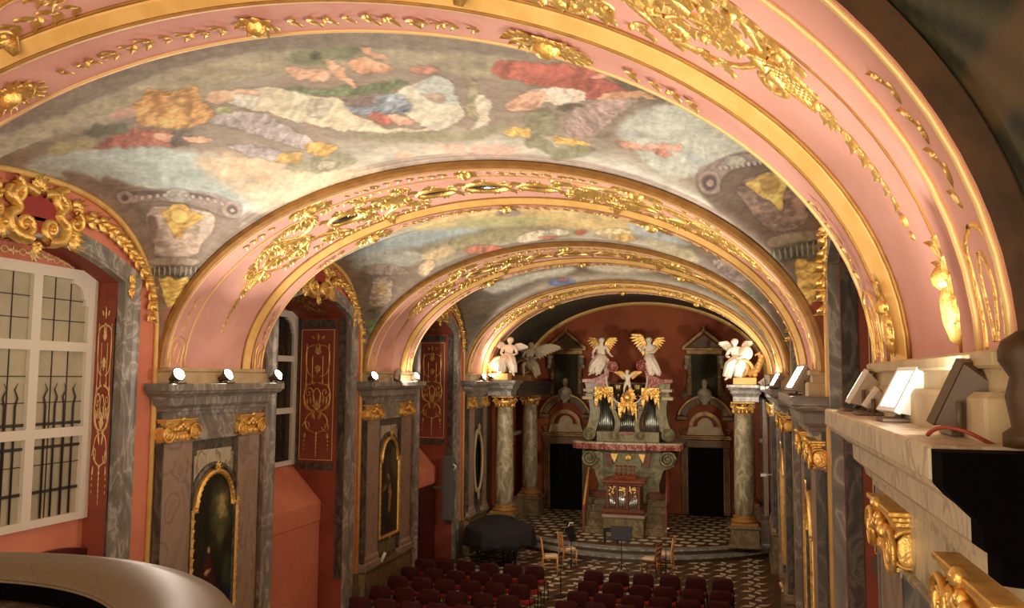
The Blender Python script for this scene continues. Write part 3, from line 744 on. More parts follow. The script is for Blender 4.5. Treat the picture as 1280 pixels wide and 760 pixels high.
def fresco2(P, yc, hw, low):
    col = base_fresco(P, yc, hw, low, (160, 148, 126), (176, 176, 160)); u, v, w = world_to_pic(P)
    bands(col, P, yc, hw, low, (140, 124, 112))
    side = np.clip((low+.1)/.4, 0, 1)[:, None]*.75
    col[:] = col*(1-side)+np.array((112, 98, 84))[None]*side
    S = [([(430, 322), (500, 290), (580, 272), (620, 284), (560, 300), (500, 312), (440, 326)], (160, 176, 176), 5, .14, .1),
     ([(500, 290), (560, 268), (640, 256), (740, 262), (840, 290), (760, 290), (660, 280), (580, 284)], (210, 186, 130), 6, .14, .1),
     ([(560, 276), (640, 270), (700, 272), (660, 284), (590, 286)], (176, 176, 130), 5, .14, .1),
     ([(614, 270), (628, 262), (650, 262), (650, 270)], (150, 140, 140), 2, .2, .1),
     ([(500, 330), (560, 296), (640, 284), (720, 284), (720, 296), (640, 300), (560, 318), (520, 334)], (150, 144, 112), 4, .24, .3),
     ([(430, 330), (480, 308), (540, 318), (520, 332), (450, 340)], (168, 172, 160), 4, .16, .3),
     ([(520, 322), (544, 312), (560, 304), (572, 316), (540, 328)], (196, 176, 140), 3, .24, .5),
     ([(576, 312), (600, 306), (634, 308), (620, 316), (586, 318)], (194, 124, 100), 2, .2, .2),
     ([(640, 300), (666, 288), (710, 286), (716, 292), (680, 298), (652, 306)], (206, 196, 170), 2, .22, .2),
     ([(668, 296), (700, 294), (690, 300)], (186, 104, 84), 2, .2, .2),
     ([(714, 290), (734, 286), (730, 296)], (182, 96, 76), 2, .2, .2),
     ([(740, 290), (760, 284), (790, 288), (800, 300), (770, 302), (752, 296)], (206, 188, 146), 2, .24, .5),
     ([(760, 296), (784, 292), (800, 300), (780, 304)], (196, 160, 96), 2, .24, .5),
     ([(780, 276), (840, 290), (870, 308), (830, 304), (790, 292)], (170, 180, 180), 4, .16, .4),
     ([(800, 296), (840, 302), (880, 322), (860, 332), (820, 316)], (178, 168, 140), 4, .2, .4),
     ([(520, 336), (536, 322), (546, 330), (534, 346), (524, 348)], (200, 180, 148), 2, .2, .8),
     ([(456, 336), (480, 330), (512, 336), (540, 350), (500, 390), (462, 430), (452, 400), (440, 350)], (118, 104, 90), 4, .16, 1.2),
     ([(446, 334), (470, 330), (500, 332), (514, 342), (496, 344), (460, 344)], (140, 124, 110), 1.6, .2, .2),
     ([(466, 346), (492, 346), (490, 366), (488, 382), (458, 384), (464, 366)], (158, 140, 122), 2, .24, 1.5),
     ([(469, 358), (476, 354), (483, 358), (482, 368), (472, 368)], (178, 148, 98), 1.2, .2, 1.5),
     ([(456, 386), (490, 386), (488, 396), (458, 396)], (98, 90, 78), 1.4, .3, 1.57),
     ([(460, 398), (470, 402), (480, 396), (484, 404), (466, 430), (460, 420)], (84, 104, 66), 2, .3, 1.4),
     ([(866, 330), (890, 322), (920, 336), (950, 372), (990, 460), (950, 400), (905, 352)], (128, 114, 104), 3, .2, .8),
     ([(888, 326), (900, 318), (926, 336), (936, 352), (920, 352), (900, 340)], (150, 136, 126), 1.6, .24, .8),
     ([(926, 356), (944, 360), (956, 390), (944, 384)], (96, 98, 78), 2, .24, 1.5),
     ([(944, 384), (958, 392), (968, 420), (956, 412)], (84, 100, 64), 2, .24, 1.5)]
    sub = np.where(w > .3)[0]; c = col[sub]; paint(c, u[sub], v[sub], S, warp=1.0, fold=10); col[sub] = c
    n9 = fbm(u/5, v/2.2, 3, 71)[:, None]; n10 = fbm(u/26, v/9, 3, 77)[:, None]
    col[:] = col*(.90+.20*n9)*(.88+.24*n10)*TONE
    return col
def fresco3(P, yc, hw, low):
    col = base_fresco(P, yc, hw, low, (142, 130, 112), (168, 164, 146)); u, v, w = world_to_pic(P)
    bands(col, P, yc, hw, low, (126, 112, 100))
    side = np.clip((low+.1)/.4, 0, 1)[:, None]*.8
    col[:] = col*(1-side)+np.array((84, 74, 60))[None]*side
    S = [([(600, 358), (660, 340), (720, 332), (720, 340), (660, 352), (610, 372)], (184, 182, 168), 4, .16, .1),
     ([(730, 330), (800, 328), (840, 336), (800, 342), (740, 340)], (186, 178, 156), 4, .16, .1),
     ([(682, 352), (700, 348), (720, 350), (716, 356), (690, 358)], (92, 108, 148), 1.6, .2, .2),
     ([(692, 350), (712, 347), (708, 352)], (170, 96, 84), 1.2, .2, .2),
     ([(572, 378), (590, 366), (608, 370), (610, 386), (590, 400), (576, 398)], (124, 104, 80), 2, .3, 1.2),
     ([(566, 370), (600, 360), (626, 372), (612, 398), (580, 440), (572, 420)], (88, 78, 64), 4, .2, 1.2)]
    sub = np.where(w > .3)[0]; c = col[sub]; paint(c, u[sub], v[sub], S, warp=1.0, fold=8); col[sub] = c
    n9 = fbm(u/5, v/2.2, 3, 71)[:, None]; n10 = fbm(u/26, v/9, 3, 77)[:, None]
    col[:] = col*(.90+.20*n9)*(.88+.24*n10)*TONE
    return col
def fresco_dark(P, yc, hw, low):
    # a great scallop shell and bands on green-brown ground
    n = fbm(P[:, 0]*1.5, P[:, 1]*1.5, 4, 30)[:, None]
    col = np.array((112, 100, 62))[None]*(1-n)+np.array((78, 84, 56))[None]*n
    ang = np.arctan2(P[:, 1]-3.4, np.abs(P[:, 0]-.3)+.01); fl_ = (.75+.3*np.sin(ang*34))[:, None]
    near_ = (np.abs(P[:, 0]-XC) > 2.0)[:, None]
    col = np.where(near_, col*fl_, col)
    b = (np.abs(P[:, 2]-6.15) < .1)[:, None] | (np.abs(P[:, 2]-6.75) < .07)[:, None]
    return np.where(b, col*.3+np.array((130, 96, 52))[None]*.7, col)*.8
def fresco_apse(P, yc, hw, low):
    n = fbm(P[:, 0]*1.2, P[:, 1]*1.2, 4, 40)[:, None]
    return np.array((96, 92, 70))[None]*(1-n)+np.array((60, 58, 46))[None]*n*1.2
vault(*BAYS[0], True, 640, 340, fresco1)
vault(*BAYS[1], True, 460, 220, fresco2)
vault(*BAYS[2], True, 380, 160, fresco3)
vault(-1.5, 3.10, False, 160, 120, fresco_dark)
vault(26.9, YEND, False, 100, 60, fresco_apse)
# vault and wall meet at the altar wall in a gilded moulding
mb = MB(); mb.tube([(XC-4.5*math.cos(math.pi*i/60), YEND-.08, ZS+2.76*math.sin(math.pi*i/60)) for i in range(61)], .12, 8)
tag(mb.build('trim_80', 'gold_paint'), kind='structure')

# ---- the great transverse arches
NT = 72
TH = np.linspace(0, math.pi, NT+1)
_ax = XC-AW*np.cos(TH); _az = ZS+RISE*np.sin(TH)
_s = np.concatenate([[0], np.cumsum(np.hypot(np.diff(_ax), np.diff(_az)))]); _s -= _s[-1]/2     # metres from the crown, + to the right
SL = float(_s[-1])
def arch_pt(u, h):
    t = float(np.interp(u, _s, TH)); x = XC-AW*math.cos(t); z = ZS+RISE*math.sin(t)
    nx, nz = math.cos(t)/AW, -math.sin(t)/RISE; L = math.hypot(nx, nz)
    return x+nx/L*h, z+nz/L*h
def arch_strip(mb, y0, h0, y1, h1, mi=0):
    vs = []
    for (y, h) in ((y0, h0), (y1, h1)):
        for u in _s:
            x, z = arch_pt(float(u), h); vs.append((x, y, z))
    n = len(_s); mb.add(vs, [(i, i+1, n+i+1, n+i) for i in range(n-1)], mi, True)
def arch_tube(mb, y, h, r_, u0=None, u1=None):
    u0 = -SL if u0 is None else u0; u1 = SL if u1 is None else u1
    pts = []
    for i in range(65):
        x, z = arch_pt(u0+(u1-u0)*i/64, h); pts.append((x, y, z))
    mb.tube(pts, r_, 6)
ADESC = ['nearest great pink arch overhead with a gilded basket and trailing drops', 'second pink arch, springing from the three blazing lamps on the left',
         'third pink arch, springing from the pier with the full-length painting, gilt scrolls on its soffit', 'farthest and smallest pink arch, framing the altar, rimmed in gilt']
for ai, (y0, y1) in enumerate(PIERS):
    root = empty('transverse_arch', (XC, y0, ZS)); W_ = y1-y0
    tag(root, ADESC[ai], 'arch', 'transverse arches')
    narrow = ai == 3
    a, b, c = (.5, 2.02, 2.16) if not narrow else (.45, 1.6, 1.75)
    OFF = lambda v, a=a, b=b: 0.0 if v < a else (-.04 if v < b else .06)
    mb = MB(); arch_strip(mb, y0+.02, 0, y0+a, 0); arch_strip(mb, y0+a, 0, y0+a+.02, -.04); arch_strip(mb, y0+a+.02, -.04, y0+b, -.04)
    arch_strip(mb, y0+c, .04, y1-.02, .04); mb.build('soffit', 'pink', root)
    FM = .12 if ai else .34
    mb = MB(); arch_strip(mb, y0, -.45, y0, -.10); arch_strip(mb, y0, -.10, y0-.04, -.09); arch_strip(mb, y0-.04, -.09, y0-.04, -.03); arch_strip(mb, y0-.04, -.03, y0+.02, 0)
    mb.build('front_moulding', 'gold_dark' if ai else 'gilt_brown', root)  # nearest arch takes a darker gilt, its shade put into the colour
    mb = MB(); arch_strip(mb, y0+b, -.04, y0+b+.02, -.01); arch_strip(mb, y0+b+.02, -.01, y0+c-.02, .05); arch_strip(mb, y0+c-.02, .05, y0+c, .04)
    arch_strip(mb, y1-.02, .04, y1, .02); arch_strip(mb, y1, .02, y1, -.45)
    mb.build('gilded_band', 'gold_paint', root)
    mb = MB()
    for v, h in ((b-.005, -.03), (c+.005, .05)): arch_tube(mb, y0+v, h, .014)
    mb.build('dark_fillet', 'gold_dark', root)
    mb = MB()
    for v in (.055, a-.05): arch_tube(mb, y0+v, .008, .016)
    for v in (c+.03, W_-.07): arch_tube(mb, y0+v, .045, .016)
    mb.build('gold_fillet', 'gold_pale', root)
    if ai == 0: mb = MB(); arch_tube(mb, y0+a+.42, -.04, .010); mb.build('olive_fillet', 'gold_dark', root)
    def fmap(u, v, h, OFF=OFF, y0=y0):
        x, z = arch_pt(u, OFF(v)+h); return (x, y0+v, z)
    # ---- stucco
    vc = (a+b)/2; hb = (b-a)/2
    og = Orn(fmap, hk=1.0)
    K = 1.0
    def both(fn):
        for s_ in (1, -1): fn(s_)
    # crown: oval mirrors in leafy rings
    mm = MB(); mo = Orn(fmap, hk=.3)
    for uu, aa, bb in ((0, .34, .26), (-.78, .3, .18), (.78, .3, .18)) + (((-2.25, .3, .2), (2.25, .3, .2)) if not narrow else ()):
        og = Orn(fmap, hk=1.0); mo = Orn(fmap, hk=.3)
        og.ring(uu, vc, aa, bb, .045)
        mo.blob(uu, vc, aa*.97, bb*.97, .03, n=20)
        for k in range(4):
            an = math.pi*(.25+.5*k); og.leaf(uu+aa*math.cos(an), vc+bb*math.sin(an), an, .2, .06)
        og.fan(uu, vc+bb+.02, math.pi/2, .2, 5); og.fan(uu, vc-bb-.02, -math.pi/2, .2, 5)
        oo = og.mb.build('mirror_frame', 'gold', root); mo.mb.build('mirror', 'mirror_dark', oo)
    def wing(s_):
        D = (lambda an: an if s_ > 0 else math.pi-an)
        for q, e in ((1.15, -.6), (1.15, .6), (1.5, -.25), (1.5, .35), (1.8, .05), (1.75, -.6), (1.95, .6), (2.0, -.2), (2.75, .75), (2.8, -.75)):
            og.fan(s_*q, vc+hb*e, D(random.uniform(-1, 1)), random.uniform(.2, .3), 6, 2.8, .045)
            og.spiral(s_*(q+.12), vc+hb*e*.8, .1, 1.2, s_, random.random()*6, .024)
        # open strapwork loop hanging over the basket
        og.stroke([(s_*2.95, vc-.05), (s_*3.3, vc-hb*.62), (s_*3.7, vc-hb*.5), (s_*3.92, vc-.02)], .03, .02); og.stroke([(s_*2.95, vc+.05), (s_*3.3, vc+hb*.62), (s_*3.7, vc+hb*.5), (s_*3.92, vc+.02)], .03, .02)
        og.garland([(s_*3.05, vc+hb*.25), (s_*3.4, vc+hb*.3), (s_*3.7, vc+hb*.15)], .12, .035); og.garland([(s_*3.05, vc-hb*.25), (s_*3.4, vc-hb*.3), (s_*3.7, vc-hb*.15)], .12, .035)
        og.fan(s_*1.25, vc, D(0), .42, 7, 2.6); 
        og.cscroll(s_*1.2, vc-hb*.45, s_*1.85, vc-hb*.75, .10*s_, .12, .035); og.cscroll(s_*1.2, vc+hb*.45, s_*1.85, vc+hb*.75, -.10*s_, .12, .035)
        og.garland([(s_*1.3, vc-hb*.1), (s_*1.55, vc+hb*.2), (s_*1.9, vc)], .2, .06)
        og.cscroll(s_*2.6, vc-hb*.6, s_*3.25, vc-hb*.3, .16*s_, .14, .04); og.cscroll(s_*2.6, vc+hb*.6, s_*3.25, vc+hb*.3, -.16*s_, .14, .04)
        for (q, e) in ((2.6, -.5), (2.6, .5), (2.95, 0), (3.2, -.2), (3.2, .25)):
            og.fan(s_*q, vc+hb*e, D(random.uniform(-.8, .8)), .3, 5, 2.2)
        og.garland([(s_*2.5, vc-hb*.85), (s_*3.0, vc-hb*.75), (s_*3.5, vc-hb*.55), (s_*4.0, vc-hb*.3)], .16, .04)
        og.garland([(s_*1.0, vc+hb*.88), (s_*1.8, vc+hb*.84), (s_*2.6, vc+hb*.85), (s_*3.6, vc+hb*.6)], .16, .035)
        og.garland([(s_*1.0, vc-hb*.9), (s_*1.6, vc-hb*.86), (s_*2.3, vc-hb*.82)], .14, .035)
        # basket scroll, lattice and tapering drop
        og.cscroll(s_*3.3, vc-hb*.22, s_*3.95, vc-.1, .18*s_, .12, .035); og.cscroll(s_*3.3, vc+hb*.22, s_*3.95, vc+.1, -.18*s_, .12, .035)
        og.fan(s_*3.55, vc, D(0), .26, 5, 1.6)
        og.lattice(s_*4.08, vc, .16, .12, .008, 3); og.stroke([(s_*3.92, vc-.14), (s_*4.26, vc-.09)], .014, sm=0); og.stroke([(s_*3.92, vc+.14), (s_*4.26, vc+.09)], .014, sm=0)
        og.fan(s_*4.26, vc, D(0), .16, 5, 1.6, .035)
        for k in range(5):
            q = 4.42+.1*k; og.leaf(s_*q, vc-.02, D(.5), .14-.014*k, .04-.004*k); og.leaf(s_*q, vc+.02, D(-.5), .14-.014*k, .04-.004*k)
        og.blob(s_*4.95, vc, .04, .025); og.blob(s_*5.03, vc, .025, .016)
    for s_ in (1, -1):
        og = Orn(fmap, hk=1.0); wing(s_); og.mb.build('stucco_scrollwork', 'gold', root)
    # narrow front strip (A) and rear strip (B)
    for nm, vv, hw_ in (('front_strip_stucco', a/2, a*.36), ('rear_strip_stucco', (c+W_)/2, (W_-c)*.34)):
        os_ = Orn(fmap, hk=1.0)
        os_.fan(0, vv, math.pi/2, .2, 7, 5.6, .05); os_.blob(0, vv, .09, .09, .1)
        os_.mb.build('crown_rosette', 'gold', root)
        for s_ in (1, -1):
            os_ = Orn(fmap, hk=1.0)
            D = (lambda an: an if s_ > 0 else math.pi-an)
            os_.garland([(s_*.15, vv), (s_*.5, vv+.02), (s_*.9, vv-.02), (s_*1.3, vv)], .13, .028, step=.11)
            os_.mb.build('leaf_chain', 'gold', root); os_ = Orn(fmap, hk=1.0)
            # rosette cartouche overlapping the border
            for k in range(9): os_.leaf(s_*2.35, vv, k*.7, .17, .04)
            os_.fan(s_*2.35, vv, D(0), .36, 7, 1.5, .035); os_.fan(s_*2.35, vv, D(math.pi), .36, 7, 1.5, .035); os_.ring(s_*2.35, vv, .24, .10, .022); os_.blob(s_*2.35, vv, .12, .08, .1)
            os_.garland([(s_*2.8, vv), (s_*3.2, vv), (s_*3.5, vv)], .11, .026, step=.1); os_.garland([(s_*1.95, vv), (s_*1.6, vv), (s_*1.4, vv)], .11, .026, step=.1)
            os_.mb.build('rosette_cartouche', 'gold', root); os_ = Orn(fmap, hk=1.0)
            # foot: fretted drop and cage
            for k in range(7): os_.leaf(s_*(4.55+.09*k), vv, D(math.pi+(.4 if k % 2 else -.4)), .1, .022)
            q0, q1 = 5.15, 5.62
            for e in (-1, 1):
                os_.stroke([(s_*q0, vv+e*.02), (s_*(q0+.08), vv+e*hw_*.8), (s_*(q1-.05), vv+e*hw_*.7), (s_*q1, vv+e*hw_*.9)], .012)
                os_.stroke([(s_*(q0+.1), vv+e*.02), (s_*(q0+.22), vv+e*hw_*.35), (s_*(q1-.05), vv+e*.02)], .010)
            os_.mb.build('foot_tracery', 'gold', root)
    # leafy console clasping the gilt band at either foot
    for s_ in (1, -1):
        if ai: break
        for (uu, vv) in ((5.45, b+.06), (5.45, a+.12)):
            oc = Orn(lambda u, v, h, y0=y0: (arch_pt(u, .04+h)[0], y0+v, arch_pt(u, .04+h)[1]), hk=1.0)
            oc.blob(s_*(uu-.02), vv, .15, .05, .05); oc.blob(s_*(uu-.16), vv, .06, .035, .06)
            for k in range(5):
                for e in (-1, 1): oc.leaf(s_*(uu+.12-.09*k), vv+e*.01, (math.pi+e*.7) if s_ > 0 else -e*.7, .12, .03)
            oc.mb.build('foot_console', 'gold', root)
    # impost blocks standing on the ledges
    for side in 'LR':
        mb = MB(); z0 = LEDGE[side]
        mb.box(sideX(side, -.2), sideX(side, .16), y0-.02, y1+.02, z0-.02, z0+.16, bev=.02)
        mb.box(sideX(side, -.2), sideX(side, .10), y0+.03, y1-.03, z0+.16, ZS+.0)
        mb.box(sideX(side, -.2), sideX(side, .13), y0-.01, y1+.01, ZS-.03, ZS+.03, bev=.01)
        mb.build('impost', 'stone_cream', root)
# ================================================================== MARBLE PIERS
def profile_run(mb, side, y0, y1, prof, ret=True, mi=0):
    """cornice: prof = [(d, z)] from top inner to bottom inner, swept round three sides"""
    rings = []
    dm = max(p[0] for p in prof)
    dmin = prof[-1][0]
    for (d, z) in prof:
        e = d-dmin
        rings.append([(sideX(side, -.12), y0-e, z), (sideX(side, d), y0-e, z), (sideX(side, d), y1+e, z), (sideX(side, -.12), y1+e, z)])
    if side == 'R': rings = [r[::-1] for r in rings]
    mb.rings(rings[::-1], mi, cap=True, smooth=False)
def spiral_disc(mb, c, r, ax, n=40, turns=2.2, w=None, mi=0, sgn=1, depth=.05):
    """volute: a coil lying in the plane perpendicular to ax ('x' or 'y')"""
    w = w or r*.13; pts = []
    for i in range(n+1):
        t = i/n; a = turns*2*math.pi*t*sgn; q = r*(1-t)**.85+r*.1
        u_, v_ = q*math.cos(a), q*math.sin(a)
        pts.append((c[0], c[1]+u_, c[2]+v_) if ax == 'x' else (c[0]+u_, c[1], c[2]+v_))
    mb.tube(pts, [w*(1-.55*i/n) for i in range(n+1)], 6, mi)
def ionic_capital(parent, side, yc, z0, d0, wid, h=.32):
    """gilded capital with coiled volutes on the front and on the cheeks; d0 = face of the shaft"""
    g = inward(side); mb = MB(); hw = wid/2
    X = lambda d: sideX(side, d)
    for i in range(3): mb.box(X(-.02), X(d0+.03+.02*i), yc-hw-.02*i, yc+hw+.02*i, z0+h-.09+.03*i, z0+h-.06+.03*i, bev=.006)
    mb.box(X(-.02), X(d0+.02), yc-hw+.04, yc+hw-.04, z0+.02, z0+h-.08)
    # front volutes
    r = .118
    for sg in (-1, 1):
        c = (X(d0+.045), yc+sg*(hw-.02), z0+h-.09-r)
        spiral_disc(mb, (c[0]+g*.012, c[1], c[2]), r, 'x', sgn=sg, w=r*.17)
        mb.ell(c, (.014, r*.9, r*.9), 12, 6)
        c2 = (X(d0*.5-.01), yc+sg*(hw+.03), z0+h-.09-r)
        spiral_disc(mb, (c2[0]+g*.02, c2[1], c2[2]), r*.95, 'y', sgn=-g); mb.ell(c2, (r*.85, .014, r*.85), 12, 6)
    # echinus of eggs and hanging leaves
    n = max(3, int(wid/.09))
    for i in range(n):
        y = yc-hw+.1+(wid-.2)*i/(n-1)
        mb.ell((X(d0+.04), y, z0+h-.15), (.03, .032, .045), 8, 5)
        mb.ell((X(d0+.02), y, z0+.045), (.025, .03, .05), 7, 5)
    for k in range(5): mb.ell((X(d0+.06), yc+(k-2)*.055, z0+h-.09-.03*abs(k-2)), (.03, .035, .04), 8, 5)
    mb.ell((X(d0+.07), yc, z0+h-.01), (.035, .05, .04), 8, 5)
    mb.box(X(-.02), X(d0+.03), yc-hw-.01, yc+hw+.01, z0, z0+.02)
    return mb.build('capital', 'gold', parent)
CORN = [(.30, 0), (.36, 0), (.37, -.01), (.37, -.10), (.345, -.115), (.34, -.135), (.31, -.16), (.27, -.175), (.26, -.195), (.22, -.20), (.215, -.31), (.19, -.335), (.16, -.36), (.15, -.40), (.12, -.41), (.115, -.46)]
def dado(mb, side, y0, y1, d, zt=1.08):
    profile_run(mb, side, y0, y1, [(d, zt), (d+.06, zt), (d+.06, zt-.05), (d+.03, zt-.09), (d+.01, zt-.12), (d+.01, .2), (d+.05, .17), (d+.05, 0), (d, 0)][::1])
def pier(side, i, label, shafts, detail=True, pic=None):
    y0, y1 = PIERS[i]; zt = LEDGE[side]
    root = empty('marble_pier', (sideX(side, 0), (y0+y1)/2, 0)); tag(root, label, 'pier', 'marble piers along the walls')
    mb = MB(); mb.box(sideX(side, -.095), sideX(side, .02), y0+.005, y1-.005, 0, zt-.4); mb.build('backing', 'marble_dark', root)
    mb = MB(); profile_run(mb, side, y0+.03, y1-.03, [(d, zt+z) for d, z in CORN]); mb.build('cornice', 'marble_beige' if (side == 'R' and i == 0) else 'marble_grey', root)
    fr = MB(); fr.box(sideX(side, -.05), sideX(side, .05), y0+.02, y1-.02, zt-.82, zt-.44); fr.build('frieze', 'marble_light' if side == 'R' else 'marble_grey', root)
    ar = MB(); ar.box(sideX(side, -.05), sideX(side, .09), y0+.6, y1-.6, zt-.86, zt-.82, bev=.01); ar.build('architrave', 'marble_grey', root)
    for yc, w in shafts:
        sh = MB(); d = .09
        profile_run(sh, side, yc-w/2, yc+w/2, [(d, zt-.82), (d+.015, zt-.82), (d+.015, zt-.86), (d, zt-.87), (d, 1.35), (d+.03, 1.28), (d+.03, 1.2), (d+.06, 1.18), (d+.06, 1.08), (d, 1.08)])
        so = sh.build('pilaster', 'marble_brown', root)
        ed = MB()
        for sg in (-1, 1): ed.box(sideX(side, .0), sideX(side, .094), yc+sg*w/2-sg*.0, yc+sg*w/2+sg*.05, 1.1, zt-.84)
        ed.build('pilaster_edge', 'marble_dark', root)
        ionic_capital(so, side, yc, zt-.83, d, w)
    mb = MB(); profile_run(mb, side, y0+.02, y1-.02, [(.10, 1.08), (.17, 1.08), (.17, 1.03), (.14, .99), (.12, .96), (.12, .22), (.17, .17), (.17, 0), (.10, 0)]); mb.build('plinth', 'plinth_stone', root)
    return root
def mixt(p, q, t): return p[0]+(q[0]-p[0])*t, p[1]+(q[1]-p[1])*t
def shaped_outline(yc, w, z0, z1, n=8, shoulder=.16, notch=False):
    """rectangle with a swan-shouldered arched head"""
    hw = w/2; zs = z1-hw*.95
    pts = [(yc-hw, z0), (yc-hw, zs-.02), (yc-hw*.82, zs), (yc-hw*.82, zs+.06)]
    for i in range(1, 2*n):
        a = math.pi-math.pi*i/(2*n); pts.append((yc+hw*.8*math.cos(a), zs+.06+(z1-zs-.06)*math.sin(a)))
    pts += [(yc+hw*.82, zs+.06), (yc+hw*.82, zs), (yc+hw, zs-.02), (yc+hw, z0)]
    return pts
def offset_poly(P, d):
    n = len(P); out = []
    for i in range(n):
        a, b, c = P[i-1], P[i], P[(i+1) % n]
        t1 = Vector((b[0]-a[0], b[1]-a[1])); t2 = Vector((c[0]-b[0], c[1]-b[1]))
        if t1.length < 1e-6: t1 = t2
        if t2.length < 1e-6: t2 = t1
        t = (t1.normalized()+t2.normalized())
        if t.length < 1e-6: t = t1
        t.normalize(); out.append((b[0]-t.y*d, b[1]+t.x*d))
    return out
def framed_picture(side, yc, w, z0, z1, d, label, shapes, ground, name='altar_painting'):
    root = empty(name, (sideX(side, d), yc, z0)); tag(root, label, 'painting')
    P = shaped_outline(yc, w, z0, z1); g = inward(side)
    # gilded frame: ring prism with a raised middle
    mb = MB(); rings = []
    for off, dd in ((.075, 0), (.07, .05), (.035, .075), (.0, .05), (-.01, .02)):
        rings.append([(sideX(side, d+dd), p[0], p[1]) for p in offset_poly(P, off)])
    n = len(P); vs = [p for r_ in rings for p in r_]; fs = []
    for i in range(len(rings)-1):
        for j in range(n): fs.append((i*n+j, i*n+(j+1) % n, (i+1)*n+(j+1) % n, (i+1)*n+j))
    mb.add(vs, fs, 0, False); mb.build('gilded_frame', 'gold', root)
    o = Orn(lambda u, v, h: (sideX(side, d+.06+h), u, v))
    PP = offset_poly(P, .035)
    for i in range(n):
        a, b = PP[i], PP[(i+1) % n]; L = math.hypot(b[0]-a[0], b[1]-a[1]); k = max(1, int(L/.07))
        for j in range(k):
            q = mixt(a, b, (j+.5)/k); o.leaf(q[0], q[1], math.atan2(b[1]-a[1], b[0]-a[0])+(.5 if j % 2 else -.5), .07, .022)
    o.fan(yc, z1+.06, math.pi/2, .14, 5, 2.2); o.fan(yc, z0-.03, -math.pi/2, .1, 5, 2.2)
    o.fan(yc-w/2, z1-w*.45, math.pi, .1, 5, 2.4); o.fan(yc+w/2, z1-w*.45, 0, .1, 5, 2.4)
    o.mb.build('frame_leafwork', 'gold', root)
    # canvas
    nu, nv = 60, 120; U, V = np.meshgrid(np.linspace(0, 1, nu), np.linspace(0, 1, nv), indexing='ij')
    YY = yc-w/2+w*U; zs = z1-w/2*.95
    top = np.where(np.abs(YY-yc) < w*.41, zs+.06+(z1-zs-.06)*np.sqrt(np.clip(1-((YY-yc)/(w*.405))**2, 0, 1)), zs-.02)
    ZZ = z0+(top-z0)*V
    Pw = np.stack([np.full_like(YY, sideX(side, d+.015)), YY, ZZ], -1).reshape(-1, 3)
    pu = U.reshape(-1)*100; pv = (1-(ZZ.reshape(-1)-z0)/(z1-z0))*200
    n_ = fbm(pu/25, pv/25, 4, 60)[:, None]; col = np.array(ground)[None]*(.6+.8*n_)
    paint(col, pu, pv, shapes, warp=5, fold=20)
    grid_mesh('canvas', Pw-np.array([sideX(side, d), yc, z0]), 'oil_paint', col, nu, nv, root, flip=(side == 'L'))
    return root
PIC1 = [([(45, 20), (80, 15), (90, 60), (70, 110), (50, 90)], (96, 96, 60), 14, .3, 1.0), ([(60, 30), (78, 28), (80, 60), (66, 64)], (168, 150, 96), 8, .3, 1.0),
        ([(72, 120), (98, 110), (98, 170), (76, 175)], (52, 74, 40), 10, .3, .6), ([(28, 110), (44, 104), (54, 130), (58, 175), (26, 178)], (70, 34, 28), 5, .3, 1.4),
        ([(36, 96), (42, 92), (47, 99), (44, 108), (37, 107)], (190, 150, 112), 2), ([(34, 128), (44, 124), (48, 130), (38, 136)], (186, 146, 108), 2),
        ([(12, 130), (26, 128), (30, 176), (10, 178)], (60, 30, 26), 5, .3, 1.2), ([(60, 160), (98, 158), (98, 200), (60, 200)], (22, 22, 60), 8, .3, .4)]
PIC2 = [([(60, 10), (95, 20), (96, 90), (66, 80)], (84, 88, 66), 12, .3, 1.0), ([(30, 40), (50, 30), (60, 60), (52, 100), (30, 96)], (70, 56, 38), 8, .3, 1.2),
        ([(40, 72), (50, 68), (54, 80), (44, 86)], (170, 130, 92), 2.5), ([(22, 96), (34, 90), (38, 104), (28, 112)], (150, 112, 80), 3), ([(50, 96), (62, 92), (66, 130), (58, 164), (50, 150)], (176, 128, 84), 3, .2, 1.4),
        ([(50, 108), (64, 104), (70, 112), (54, 120)], (184, 140, 96), 2), ([(10, 110), (40, 106), (46, 180), (8, 184)], (34, 34, 44), 6, .3, 1.2), ([(66, 120), (90, 116), (92, 180), (70, 184)], (60, 40, 30), 6, .3, 1.2)]
